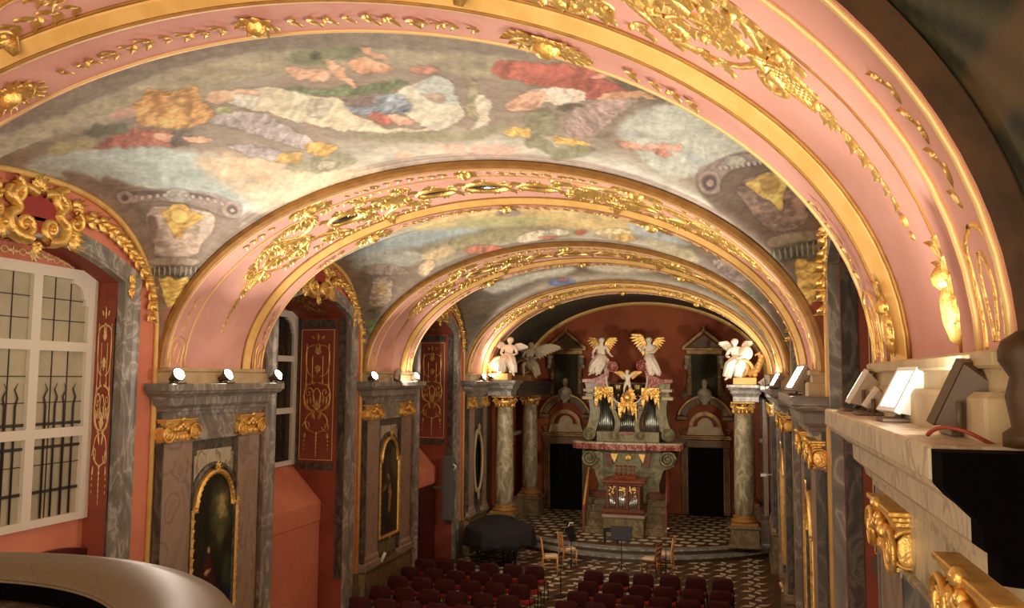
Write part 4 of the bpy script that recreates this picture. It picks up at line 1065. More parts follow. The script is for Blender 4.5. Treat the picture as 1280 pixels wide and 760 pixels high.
# left side
pier('L', 1, 'first grey marble pier on the left wall, framing the painting nearest the camera', [(10.42+.36, .66), (12.98-.36, .62)])
pier('L', 2, 'second grey marble pier on the left wall, with the tall painting of standing figures', [(17.26+.36, .64), (19.9-.36, .64)])
pier('L', 3, 'third marble pier on the left, beside the altar column and holding an oval mirror', [(24.5+.33, .5), (26.2, .4)])
def picture_surround(side, yc, root_name, w, z0, z1):
    """dark arched moulding and pale panel round a picture (fixed to the wall)"""
    root = empty('picture_surround', (sideX(side, .02), yc, z0)); tag(root, None, None)
    return root
for (i, w, z0, z1, lab, pic, gr) in ((1, 1.16, .9+.55, 3.72, 'dark oil painting with a green glow and a kneeling figure, nearest on the left wall', PIC1, (34, 34, 22)),
                                 (2, 1.12, 1.62, 3.78, 'dark oil painting of standing figures with a bare child, second on the left wall', PIC2, (38, 34, 24))):
    y0, y1 = PIERS[i]; yc = (y0+y1)/2+(.03 if i == 1 else 0)
    root = empty('picture_niche', (XL+.02, yc, z0)); tag(root, 'pale marble panel with dark arched moulding behind the %s painting on the left wall' % ('nearest' if i == 1 else 'second'), 'marble panel')
    P = shaped_outline(yc, w, z0, z1); mb = MB(); rings = []
    for off, dd in ((.19, .0), (.18, .05), (.13, .06), (.10, .03), (.06, .03)): rings.append([(sideX('L', .02+dd), p[0], p[1]) for p in offset_poly(P, off)])
    n = len(P); mb.add([p for r_ in rings for p in r_], [(a*n+j, a*n+(j+1) % n, (a+1)*n+(j+1) % n, (a+1)*n+j) for a in range(4) for j in range(n)])
    mb.build('arched_moulding', 'marble_dark', root)
    pb = MB(); hw = .53
    pp = [(yc-hw, z1-.35), (yc+hw, z1-.35), (yc+hw, 4.02), (yc+hw-.08, 4.02), (yc+hw-.08, 4.1), (yc-hw+.08, 4.1), (yc-hw+.08, 4.02), (yc-hw, 4.02)]
    pb.prism(pp, 0, XL+.021, XL+.04); pb.build('pale_panel', 'marble_light', root)
    if i == 2:
        pb = MB(); pb.prism([(yc-.5, 1.2), (yc+.5, 1.2), (yc+.5, z0+.02), (yc-.5, z0+.02)], 0, XL+.021, XL+.04); pb.build('lower_panel', 'marble_green', root)
    framed_picture('L', yc, w-.06, z0, z1, .05, lab, pic, gr, 'painting')
# right side
pier('R', 0, 'nearest marble pier on the right, cut by the frame and topped by the beige ledge', [(3.5, .8), (5.42, .74)])
pier('R', 1, 'second marble pier on the right wall, seen edge-on behind the nearest niche', [(10.8, .7), (12.6, .66)])
pier('R', 2, 'third marble pier on the right wall, seen as a thin strip', [(17.6, .64), (19.5, .64)])
pier('R', 3, 'fourth marble pier on the right wall, beside the right altar column', [(24.85, .5), (26.2, .4)])
for i in (1, 2):
    y0, y1 = PIERS[i]; yc = (y0+y1)/2
    framed_picture('R', yc, 1.05, 1.62, 3.75, .05, 'gilt framed painting seen edge-on on the %s right pier' % ('second' if i == 1 else 'third'), PIC2, (38, 34, 24), 'painting')
# oval mirror on the third left pier
root = empty('oval_wall_mirror', (XL, 25.55, 2.64)); tag(root, 'tall oval mirror in a pale frame on the third left pier, behind the piano', 'mirror')
mb = MB(); rings = []
for q, dd in ((1.16, 0), (1.14, .06), (1.06, .08), (1.0, .05), (.98, .03)): rings.append([(XL+.04+dd, 25.55+.40*q*math.cos(2*math.pi*k/28), 2.64+.86*q*math.sin(2*math.pi*k/28)) for k in range(28)])
mb.rings(rings, cap=False); mb.build('frame', 'stone_cream', root)
mb = MB(); mb.add([(XL+.075, 25.55+.40*math.cos(2*math.pi*k/28), 2.64+.86*math.sin(2*math.pi*k/28)) for k in range(28)], [tuple(range(28))]); mb.build('mirror_plate', 'mirror_glass', root)
o = Orn(lambda u, v, h: (XL+.1+h, u, v)); o.fan(25.55, 3.6, math.pi/2, .2, 5, 2.4); o.fan(25.55, 1.68, -math.pi/2, .24, 5, 2.0); o.mb.build('frame_leafwork', 'stone_cream', root)
# near end of the right ledge, its shade put in as black
root = empty('shaded_ledge_end', (1.0, 2.6, 4.2)); tag(root, 'moulded near end of the right ledge, shade put in as black, with a turned post', 'ledge end')
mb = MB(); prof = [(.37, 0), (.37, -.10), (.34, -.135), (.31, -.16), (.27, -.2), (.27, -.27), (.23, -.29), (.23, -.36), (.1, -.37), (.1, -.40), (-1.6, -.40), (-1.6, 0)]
mb.prism([(XR-d, LR_+z) for LR_ in (5.045,) for d, z in prof], 1, 2.66, 2.80); mb.build('moulded_end', 'flat_black', root)
mb = MB(); w = .05; mb.lathe([(w*1.3, 5.05), (w*1.3, 5.09), (w*.8, 5.11), (w*1.1, 5.2), (w*.8, 5.26), (w*1.4, 5.31), (w*1.4, 5.34), (w*1.2, 5.37), (w*.3, 5.40)], .83, 2.88, 16); mb.build('turned_post', 'gilt_brown', root)

# ---- cartouches and leaf drops over the niches, gilded panels in the reveals
def niche_dress(side, bi, words):
    yc, Xw, Xb, g = NICHES[side, bi]; hw = (BAYS[bi][1]-BAYS[bi][0])/2
    f = lambda u, v, h: (Xw+g*(.06+h), yc+u, v)
    root = empty('cartouche', (Xw, yc, 7.1)); tag(root, 'gilded cartouche with red field above the %s' % words, 'cartouche', 'cartouches over the window niches')
    zc = 7.12
    o = Orn(f, hk=1.5)
    for s_ in (1, -1):
        o.stroke([(s_*.12, zc-.3), (s_*.36, zc-.26), (s_*.44, zc-.08), (s_*.30, zc+.04), (s_*.40, zc+.18), (s_*.26, zc+.30), (s_*.05, zc+.26)], .07, .055)
        o.spiral(s_*.38, zc+.22, .15, 1.3, s_, math.pi/2, .06); o.spiral(s_*.2, zc-.14, .13, 1.3, -s_, -math.pi/2, .055)
        o.spiral(s_*.58, zc+.0, .12, 1.2, -s_, math.pi/2, .05)
        o.fan(s_*.5, zc-.16, -math.pi/2+s_*.9, .26, 5, 1.8, .06); o.fan(s_*.56, zc+.18, math.pi/2-s_*1.1, .2, 5, 1.8, .05)
    o.fan(0, zc+.3, math.pi/2, .2, 7, 2.8, .05); o.fan(0, zc-.34, -math.pi/2, .14, 5, 2.4, .04)
    o.mb.build('scroll_frame', 'gold', root)
    rf = MB(); pts = [(.30*math.cos(a)*(1+.12*math.cos(2*a)), .24*math.sin(a)) for a in [2*math.pi*k/24 for k in range(24)]]
    rf.prism([(yc+p[0], zc+p[1]) for p in pts], 0, Xw+g*.02, Xw+g*.07); rf.build('red_field', 'brick_red', root)
    # drops of leaves either side
    for s_ in (1, -1):
        r2 = empty('leaf_drop', (Xw, yc+s_*1.6, 6.6)); 
        tag(r2, 'gilt leaf drop %s the cartouche, %s' % ('beyond' if s_ > 0 else 'on the near side of', words), 'leaf drop', 'leaf drops over the window niches')
        o = Orn(f, hk=1.4); pts = []
        for k in range(9):
            t = k/8; y = s_*(.78+1.28*min(1, t*1.35)**.8); z = float(lun_z(yc+y*.985, yc, hw))-.30-.0*t if t < .75 else None
            if z is None: z = 6.42-(t-.75)*1.9
            pts.append((y, min(z, 7.22)))
        P = smooth_pts(pts, 3); n = len(P)
        for i in range(0, n-1, 1):
            a = math.atan2(P[i+1][1]-P[i][1], P[i+1][0]-P[i][0]); q = 1-.5*i/n
            if i % 2 == 0:
                o.leaf(P[i][0], P[i][1], a+.6, .22*q, .055*q); o.leaf(P[i][0], P[i][1], a-.6, .22*q, .055*q); o.leaf(P[i][0], P[i][1], a, .22*q, .06*q, .07)
            if i % 4 == 0: o.blob(P[i][0], P[i][1], .06*q, .06*q, .08)
        o.mb.build('husks', 'gold', r2)
        if bi == 0 or True:
            o = Orn(f, hk=1.0); yy = s_*1.66; zz = 6.45
            o.fan(yy, zz+.05, math.pi/2, .12, 5, 2.2, .03); o.fan(yy, zz-.05, -math.pi/2, .12, 5, 2.2, .03); o.blob(yy, zz, .05, .07, .05)
            ob = o.mb.build('corner_rosette', 'gold', r2)
def reveal_panel(side, bi, words):
    yc, Xw, Xb, g = NICHES[side, bi]; dp = abs(Xb-Xw)
    yf = yc+NH-.012
    xa, xb = Xw-g*.30, Xb+g*.18
    shallow = dp < .6
    if shallow: xa, xb = Xw-g*.03, Xb+g*.09
    root = empty('gilded_reveal_panel', ((xa+xb)/2, yf, 3.4)); tag(root, 'red panel with raised gilt ornament inside the %s' % words, 'wall panel', 'ornament panels in the niche sides')
    mb = MB(); mb.box(xa, xb, yf-.012, yf+.0, 3.45, 6.24); mb.build('panel', 'terracotta', root)
    cx, hw = (xa+xb)/2, abs(xa-xb)/2
    mb = MB()
    if not shallow:
        for (a, b, c, d) in ((xa, xa+(xb-xa)*.02, 3.45, 6.24), (xb, xb-(xb-xa)*.02, 3.45, 6.24), (xa, xb, 3.45, 3.465), (xa, xb, 6.225, 6.24)): mb.box(a, b, yf-.022, yf-.010, c, d)
        mb.build('gold_border', 'gold_pale', root)
    k = hw/.45
    f = lambda u, v, h: (cx+u*k, yf-.012-h*.8, 3.66+(v-3.66)*1.09)
    o = Orn(f, hk=.7); w = .012
    for s_ in (1, -1):
        # upper cage with bars
        o.stroke([(s_*.06, 5.72), (s_*.28, 5.66), (s_*.32, 5.4), (s_*.24, 5.16), (s_*.08, 5.1)], w); o.stroke([(s_*.30, 5.74), (s_*.30, 5.0)], w*.8, sm=0)
        o.stroke([(s_*.14, 5.5), (s_*.14, 5.05)], w*.8, sm=0); o.leaf(s_*.3, 5.0, -math.pi/2, .14, .03); o.leaf(s_*.14, 5.05, -math.pi/2, .1, .025)
        # lyre of C scrolls
        o.stroke([(s_*.04, 4.98), (s_*.30, 4.9), (s_*.34, 4.66), (s_*.20, 4.46), (s_*.04, 4.42)], w*1.3); o.spiral(s_*.22, 4.78, .11, 1.3, -s_, 0, w*1.2)
        o.stroke([(s_*.36, 4.74), (s_*.30, 4.5), (s_*.06, 4.42)], w*1.3)
        o.stroke([(s_*.03, 4.4), (s_*.22, 4.34), (s_*.30, 4.2), (s_*.22, 4.06), (s_*.05, 4.0)], w*1.2); o.spiral(s_*.26, 4.12, .1, 1.3, s_, math.pi, w*1.1)
        o.leaf(s_*.05, 4.25, math.pi/2-s_*.5, .2, .035); o.leaf(s_*.1, 5.84, math.pi/2-s_*.9, .1, .025); o.leaf(s_*.3, 4.0, -math.pi/2, .12, .03)
        for q in range(4): o.blob(s_*.32, 3.92-.08*q, .02-.003*q, .024, n=6)
        for q in range(3): o.leaf(s_*.1*(q+1)*.8, 4.56, math.pi/2-s_*.12*q, .16-.02*q, .03)
    o.fan(0, 4.45, math.pi/2, .2, 5, 1.8, .035); o.fan(0, 5.55, math.pi/2, .14, 5, 2.2, .03); o.fan(0, 5.3, -math.pi/2, .14, 5, 2.2, .03)
    for q in range(7): o.blob(0, 3.98-.07*q, .034-.004*q, .04, n=6)
    o.leaf(0, 5.8, math.pi/2, .15, .03); o.ring(0, 5.68, .05, .06, w); o.ring(0, 4.7, .1, .16, w)
    o.mb.build('gilt_ornament', 'gold_pale' if shallow else 'gold', root)
    return root
NW = {('L', 0): 'big white framed window', ('L', 1): 'left niche between the two paintings', ('L', 2): 'left niche nearest the altar',
      ('R', 0): 'nearest right niche', ('R', 1): 'second right niche', ('R', 2): 'right niche nearest the altar'}
for k, wd in NW.items():
    niche_dress(k[0], k[1], wd); reveal_panel(k[0], k[1], wd)
# painted gilt frieze over the big window and foliage on the soffits of the deep niches
yc, Xw, Xb, g = NICHES['L', 0]
root = empty('painted_frieze', (Xb, yc, 6.7)); tag(root, 'delicate gilt scalloped frieze painted on red above the big white framed window', 'frieze')
o = Orn(lambda u, v, h: (Xb+g*(.012+h), yc+u, v), hk=.5)
def zf(u): return 6.74-.09*(u/1.4)**2
for k in range(-6, 6):
    u0 = k*.2; o.stroke([(u0, zf(u0)+.10), (u0+.1, zf(u0)+.13), (u0+.2, zf(u0+.2)+.10)], .010)
for k in range(-4, 5):
    u0 = k*.27; o.ring(u0, zf(u0), .05, .04, .010, 12); o.leaf(u0+.05, zf(u0), 0, .09, .02); o.leaf(u0-.05, zf(u0), math.pi, .09, .02)
    o.leaf(u0+.13, zf(u0), math.pi/2, .06, .016); o.leaf(u0+.13, zf(u0), -math.pi/2, .06, .016)
o.fan(.45, zf(.45), 0, .12, 8, 5.6, .02)
o.mb.build('gilt_lines', 'gold_pale', root)
# arched doorway under the big window
root = empty('arched_doorway', (XL-.52, 8.9, 0)); tag(root, 'dark red arched doorway head below the big window, half hidden by the round balcony', 'doorway')
mb = MB(); P = [(8.0, 0), (8.0, 2.6)]+[(9.05-1.05*math.cos(math.pi*k/20), 2.6+.42*math.sin(math.pi*k/20)) for k in range(1, 20)]+[(10.1, 2.6), (10.1, 0)]
P2 = [(9.05+(p[0]-9.05)*.93, p[1]*.975) for p in P]
n = len(P); mb.add([(XL-.50, *p) for p in P]+[(XL-.42, *p) for p in P]+[(XL-.42, *p) for p in P2]+[(XL-.50, *p) for p in P2], [(a*n+j, a*n+j+1, (a+1)*n+j+1, (a+1)*n+j) for a in range(3) for j in range(n-1)]); mb.build('arch_frame', 'wood_door', root)
mb = MB(); mb.prism(P2, 0, XL-.50, XL-.47); mb.build('door_leaf', 'wood_door', root)

for (sd, bi), (yc, Xw, Xb, g) in NICHES.items():
    if (sd, bi) == ('L', 0): continue
    root = empty('gilt_spray', ((Xw+Xb)/2, yc, 6.8)); tag(root, 'dark gilt foliage spray under the arched head of the %s' % NW[sd, bi], 'ornament', 'foliage sprays in the niche heads')
    o = Orn(lambda u, v, h, yc=yc, Xw=Xw, Xb=Xb: ((Xw+Xb)/2+v, yc+u, NS+NR*(1-(u/NH)**2)-.01-h), hk=.7)
    for s_ in (1, -1):
        for k in range(5): o.fan(s_*(.25+.22*k), .12*(-1)**k, 0 if s_ > 0 else math.pi, .24, 5, 2.0, .04)
        o.stroke([(0, 0), (s_*.4, .1), (s_*.8, -.05), (s_*1.25, .05)], .02)
    o.mb.build('spray', 'retable_gilt', root)
# ================================================================== ALTAR END
def figure_mesh(name, joints, edges, m, parent, sub=2):
    """one continuous body grown over a skeleton; joints = {key: (x,y,z,r)}"""
    keys = list(joints); me = bpy.data.meshes.new(name)
    me.from_pydata([joints[k][:3] for k in keys], [(keys.index(a), keys.index(b)) for a, b in edges], []); me.update()
    o = bpy.data.objects.new(name, me); C.objects.link(o); me.materials.append(MATS[m]); o.parent = parent
    sk = o.modifiers.new('Skin', 'SKIN'); sk.use_smooth_shade = True
    for i, k in enumerate(keys):
        r_ = joints[k][3]; me.skin_vertices[0].data[i].radius = (r_, r_*.9)
        me.skin_vertices[0].data[i].use_root = (i == 0)
    sb = o.modifiers.new('Sub', 'SUBSURF'); sb.levels = sub; sb.render_levels = sub
    return o
def drape(parent, pts, rad, m, name='robe', folds=7, depth=.16, seed=0, flat=.8):
    rr = random.Random(seed); ph = rr.random()*6; mb = MB(); rings = []; P = [Vector(p) for p in pts]; n = 28
    # resample
    Q = []; R_ = []
    for i in range(len(P)-1):
        for j in range(4): t = j/4; Q.append(P[i].lerp(P[i+1], t)); R_.append(rad[i]*(1-t)+rad[i+1]*t)
    Q.append(P[-1]); R_.append(rad[-1])
    for i, (q, r_) in enumerate(zip(Q, R_)):
        t = (Q[min(i+1, len(Q)-1)]-Q[max(i-1, 0)]).normalized(); a = t.cross(Vector((0, 1, .01))).normalized(); b = a.cross(t).normalized()
        f = i/len(Q); ring = []
        for k in range(n):
            an = 2*math.pi*k/n; k_ = 1+depth*(.3+f)*math.cos(folds*an+ph+f*1.5)+depth*.4*math.cos((folds+4)*an+2*ph-f*3)
            ring.append(tuple(q+(a*math.cos(an)+b*math.sin(an)*flat)*r_*k_))
        rings.append(ring)
    mb.rings(rings, 0, cap=True); 
    o = mb.build(name, m); o.parent = parent; return o
def wing(parent, root_, tip, spread, m, side=1, n=9, name='wing'):
    """feathers fanned from the shoulder along the leading edge to the tip"""
    mb = MB(); R0, T0 = Vector(root_), Vector(tip); ax = (T0-R0); L = ax.length; d = ax.normalized(); dn = Vector(spread)
    lead = [R0, R0+ax*.35-dn*.12*L, R0+ax*.75-dn*.10*L, T0]
    mb.tube([tuple(p) for p in lead], [.035, .045, .035, .012], 7)
    for row, (ln, off, cnt) in enumerate(((1.0, 0, n), (.62, .012, n-2), (.35, .024, n-3))):
        for i in range(cnt):
            t = (i+.5)/cnt; p = R0+ax*t*.95-dn*.1*L*math.sin(math.pi*t); fd = (dn*(1-.25*t)+d*(.15+.75*t)).normalized()
            ll = L*(.55+.28*t)*ln*(1.0 if t < .9 else .8); w = L*.085; s_ = fd.cross(Vector((0, 1, 0))).normalized(); nn = Vector((0, -1, 0))
            vs = []
            for q, ww in ((0, .5), (.4, 1), (.8, .9), (1, .15)):
                for e in (-1, 0, 1): vs.append(tuple(p+fd*ll*q+s_*w*ww*e+nn*(off+(.014 if e == 0 else 0)*1.0)))
            vs += [tuple(Vector(v)-nn*.012) for v in vs]
            fs = [(a*3+b, a*3+b+1, a*3+b+4, a*3+b+3) for a in range(3) for b in (0, 1)]; fs += [tuple(x+12 for x in f)[::-1] for f in fs]
            mb.add(vs, fs, 0, True)
    o = mb.build(name, m); o.parent = parent; return o
EDG = [('pel', 'bel'), ('bel', 'che'), ('che', 'nek'), ('nek', 'hea'), ('hea', 'top'), ('che', 'shL'), ('shL', 'elL'), ('elL', 'haL'), ('haL', 'fiL'), ('che', 'shR'), ('shR', 'elR'), ('elR', 'haR'), ('haR', 'fiR'),
       ('pel', 'hiL'), ('hiL', 'knL'), ('knL', 'anL'), ('anL', 'toL'), ('pel', 'hiR'), ('hiR', 'knR'), ('knR', 'anR'), ('anR', 'toR')]
def body(d, s=1.0):
    """d: joint -> (x, y, z); radii follow human proportions"""
    rad = dict(pel=.13, bel=.115, che=.14, nek=.055, hea=.092, top=.07, shL=.07, elL=.05, haL=.033, fiL=.022, shR=.07, elR=.05, haR=.033, fiR=.022, hiL=.105, knL=.075, anL=.042, toL=.03, hiR=.105, knR=.075, anR=.042, toR=.03)
    return {k: (*v, rad[k]*s) for k, v in d.items()}
def hair(parent, c, r, m, seed=1):
    mb = MB(); rr = random.Random(seed); mb.ell((c[0], c[1]+r*.25, c[2]+r*.25), (r*1.02, r*.98, r*.95), 12, 8)
    for k in range(16):
        a = 2*math.pi*k/16; mb.ell((c[0]+r*.8*math.cos(a), c[1]+r*.3+r*.35*math.sin(a)*.6, c[2]+r*.35+r*.65*math.sin(a)), (r*.3, r*.3, r*.28), 7, 5)
    o = mb.build('hair', m); o.parent = parent
def face(parent, c, r, m):
    mb = MB(); mb.ell((c[0], c[1]-r*.98, c[2]-r*.12), (r*.13, r*.2, r*.25), 6, 5); mb.ell((c[0], c[1]-r*.9, c[2]-r*.52), (r*.22, r*.1, r*.07), 6, 4)
    for e in (-1, 1): mb.ell((c[0]+e*r*.34, c[1]-r*.86, c[2]+r*.12), (r*.15, r*.08, r*.08), 6, 4)
    o = mb.build('face', m); o.parent = parent
def angel(loc, label, J, wings, body_m, wing_m, robe, s=1.0, rz=0, group=None, extra=None, cat='statue'):
    root = empty('angel_statue', loc, rz); tag(root, label, cat, group)
    bd = body(J, s); figure_mesh('body', bd, EDG, body_m, root)
    hair(root, bd['hea'][:3], .105*s, body_m); face(root, bd['hea'][:3], .1*s, body_m)
    for k, (pts, rad) in enumerate(robe): drape(root, pts, rad, body_m, seed=k+3)
    for (a, b, sp) in wings: wing(root, a, b, sp, wing_m)
    if extra: extra(root)
    return root
# ---- free standing altar columns with their pedestals, and the broken entablature over them
def altar_column(x, y, label, r=.28, zb=.95, zt=4.28, ped=True, m='marble_column'):
    root = empty('altar_column', (x, y, .3)); tag(root, label, 'column', 'marble columns of the altar')
    if ped:
        p = MB(); p.box(x-.46, x+.46, y-.46, y+.46, .3, .42, bev=.02); p.box(x-.41, x+.41, y-.41, y+.41, .42, zb-.1); p.box(x-.47, x+.47, y-.47, y+.47, zb-.1, zb, bev=.02); p.build('pedestal', 'plinth_stone', root)
    b = MB(); b.box(x-.38, x+.38, y-.38, y+.38, zb, zb+.07); b.lathe([(.38, zb+.07), (.4, zb+.1), (.38, zb+.14), (.32, zb+.16), (.31, zb+.18), (.34, zb+.21), (.33, zb+.24), (.29, zb+.26)], x, y, 24); b.build('base', 'gold_dark', root)
    s_ = MB(); s_.lathe([(r*1.0, zb+.26), (r*1.02, zb+.9), (r*1.0, zb+1.6), (r*.92, zt-.3), (r*.88, zt-.02), (r*.95, zt)], x, y, 28); s_.build('shaft', m, root)
    c = MB(); c.lathe([(r*.95, zt), (r*.98, zt+.12), (r*1.2, zt+.2), (r*1.1, zt+.22)], x, y, 20)
    for k in range(4):
        a = math.pi/4+math.pi/2*k; cx, cy = x+.34*math.cos(a), y+.34*math.sin(a)
        for e in (-1, 1):
            pts = []
            for i in range(19):
                t = i/18; th = t*2*math.pi*1.3; q = .11*(1-t)+.015; pts.append((cx+math.cos(a)*q*math.cos(th)*.8-math.sin(a)*e*.03, cy+math.sin(a)*q*math.cos(th)*.8+math.cos(a)*e*.03, zt+.17+q*math.sin(th)))
            c.tube(pts, [.026*(1-.5*i/18) for i in range(19)], 6)
        b_ = math.pi/2*k; c.ell((x+r*1.15*math.cos(b_), y+r*1.15*math.sin(b_), zt+.24), (.05, .05, .05), 8, 5)
        for e in range(3): bb = b_+(e-1)*.4; c.ell((x+r*1.05*math.cos(bb), y+r*1.05*math.sin(bb), zt+.06), (.04, .04, .07), 7, 5)
    c.box(x-.36, x+.36, y-.36, y+.36, zt+.3, zt+.35, bev=.02); c.build('capital', 'gold', root)
    return root
altar_column(-7.32, 26.55, 'tall veined marble column with gilded capital on the left, behind the covered piano')
altar_column(.08, 26.55, 'tall veined marble column with gilded capital on the right, below the white angel', zt=4.20)
altar_column(-7.40, 30.3, 'dim marble column in the back left corner of the altar, beside the left dark door', r=.27, zb=1.0, zt=4.25)
altar_column(.20, 30.3, 'dim marble column hidden deep in the right corner of the altar', r=.27, zb=1.0, zt=4.18)
ENT = [(.0, 0), (.06, -.0), (.06, -.08), (.03, -.1), (.0, -.15), (-.04, -.17), (-.05, -.26), (-.09, -.29), (-.12, -.36), (-.12, -.5)]
def ent_block(name, x0, x1, y0, y1, zt, label, m='marble_grey'):
    mb = MB(); rings = [[(x0-d, y0-d, zt+z), (x1+d, y0-d, zt+z), (x1+d, y1+d, zt+z), (x0-d, y1+d, zt+z)] for d, z in ENT]
    mb.rings(rings[::-1], 0, True, False); o = mb.build(name, m); tag(o, label, 'entablature'); return o
ent_block('entablature', -7.95, -6.92, 26.1, 27.0, 5.14, 'grey moulded entablature block over the left altar column, carrying a white angel')
ent_block('entablature', -.32, .66, 26.1, 27.0, 5.06, 'grey moulded entablature block over the right altar column, carrying a white angel')
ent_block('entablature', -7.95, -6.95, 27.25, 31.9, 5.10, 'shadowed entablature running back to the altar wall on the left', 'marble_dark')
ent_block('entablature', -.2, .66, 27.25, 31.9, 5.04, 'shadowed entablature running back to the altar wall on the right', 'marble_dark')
for x, s_ in ((-7.88, 1), (.82, -1)):
    mb = MB(); 
    for y in (28.2, 31.3): mb.box(x, x+s_*.14, y-.25, y+.25, 1.0, 4.6)
    mb.box(x, x+s_*.3, 27.1, 31.9, .3, 1.0); mb.box(x, x+s_*.22, 28.6, 30.0, 3.2, 3.32); 
    tag(mb.build('trim_%d' % (70 if s_ > 0 else 71), 'marble_brown'), kind='structure')
# ---- white angels on the entablature, seated on gilded scrolls
def scroll_seat(x, y, z, s_, label, m='gold_paint'):
    root = empty('gilded_scroll', (x, y, z)); tag(root, label, 'scroll', 'gilded scrolls under the angels')
    mb = MB(); mb.box(x-.34, x+.34, y-.25, y+.25, z, z+.22, bev=.02); mb.build('block', m, root)
    mb = MB(); P = []
    for i in range(30):
        t = i/29; a = t*2*math.pi*1.6; q = .27*(1-t)+.04; P.append((x-s_*.08+s_*q*math.cos(a), z+.46+q*math.sin(a)))
    for i in range(len(P)-1):
        pass
    for e in (-.22, 0, .22): mb.tube([(p[0], y+e, p[1]) for p in P], [.055*(1-.5*i/30) for i in range(30)], 7)
    mb.rings([[(x-s_*.08+.23*math.cos(2*math.pi*k/20), y+e, z+.46+.23*math.sin(2*math.pi*k/20)) for k in range(20)] for e in (-.2, .2)]); mb.build('volute', m, root)
    mb = MB(); mb.tube([(x+s_*.1, y, z+.3), (x+s_*.35, y, z+.45), (x+s_*.5, y, z+.75), (x+s_*.42, y, z+.95), (x+s_*.3, y, z+.88)], [.1, .12, .09, .06, .03], 8)
    for k in range(6): mb.ell((x+s_*(.3+.04*k), y-.1, z+.3+.11*k), (.08, .06, .07), 8, 5)
    mb.build('leaf_spray', m, root)
scroll_seat(-7.5, 26.5, 5.14, -1, 'bright gilded scroll on the left entablature under the white angel'); scroll_seat(.15, 26.5, 5.06, 1, 'bright gilded scroll on the right entablature under the white angel')
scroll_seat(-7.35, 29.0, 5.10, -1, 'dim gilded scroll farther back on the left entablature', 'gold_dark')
JL = dict(pel=(0, 0, .56), bel=(.01, 0, .7), che=(.02, 0, .88), nek=(.03, -.01, 1.03), hea=(.05, -.03, 1.14), top=(.05, -.03, 1.22),
          shL=(-.16, 0, .95), elL=(-.24, -.1, .74), haL=(-.12, -.24, .66), fiL=(-.05, -.28, .64), shR=(.2, 0, .95), elR=(.28, -.1, .74), haR=(.2, -.25, .7), fiR=(.14, -.29, .72),
          hiL=(-.1, -.08, .52), knL=(-.22, -.36, .5), anL=(-.2, -.36, .14), toL=(-.2, -.48, .08), hiR=(.1, -.08, .52), knR=(.12, -.38, .46), anR=(.2, -.4, .08), toR=(.24, -.52, .02))
angel((-7.2, 26.5, 5.26), 'brightly lit white angel seated on a gilded scroll over the left altar column', JL, [((-.1, .1, .95), (-.36, .14, 1.12), (-.25, 0, -1)), ((.14, .1, .95), (.46, .1, 1.05), (.25, 0, -1))], 'statue_white', 'statue_white',
      [([(0, -.02, .66), (-.06, -.2, .5), (-.18, -.36, .44), (-.2, -.36, .14)], [.17, .21, .15, .13]), ([(.02, -.02, .62), (.1, -.3, .46), (.18, -.38, .3), (.2, -.38, .12)], [.17, .17, .13, .11])], 1.0, rz=.15, group='white angels over the altar columns')
JR = {k: (-v[0], v[1], v[2]) for k, v in JL.items()}
def tambour(root):
    mb = MB(); mb.rings([[(.3+.2*math.cos(2*math.pi*k/20), -.1+e, .82+.22*math.sin(2*math.pi*k/20)) for k in range(20)] for e in (-.03, .03)]); o = mb.build('round_shield', 'statue_white'); o.parent = root
angel((-.08, 26.5, 5.18), 'brightly lit white angel with a round shield, over the right altar column', JR, [((-.14, .1, .95), (-.36, .1, 1.2), (-.3, 0, -1)), ((.14, .12, .95), (.3, .1, 1.2), (.4, 0, -1))], 'statue_white', 'statue_white',
      [([(0, -.02, .66), (.0, -.2, .5), (-.1, -.36, .44), (-.22, -.36, .1)], [.17, .22, .16, .12]), ([(-.02, -.02, .62), (.16, -.3, .46), (.14, -.38, .3), (.1, -.38, .1)], [.17, .17, .13, .10])], 1.0, rz=-.2, group='white angels over the altar columns', extra=tambour)
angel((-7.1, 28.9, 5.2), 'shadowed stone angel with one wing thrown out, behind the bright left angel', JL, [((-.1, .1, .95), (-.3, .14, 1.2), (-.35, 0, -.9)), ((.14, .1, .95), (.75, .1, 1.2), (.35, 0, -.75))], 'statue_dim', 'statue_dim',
      [([(0, -.02, .66), (.06, -.2, .5), (.18, -.36, .4), (.3, -.4, .1)], [.17, .2, .15, .1])], 1.0, rz=.25)
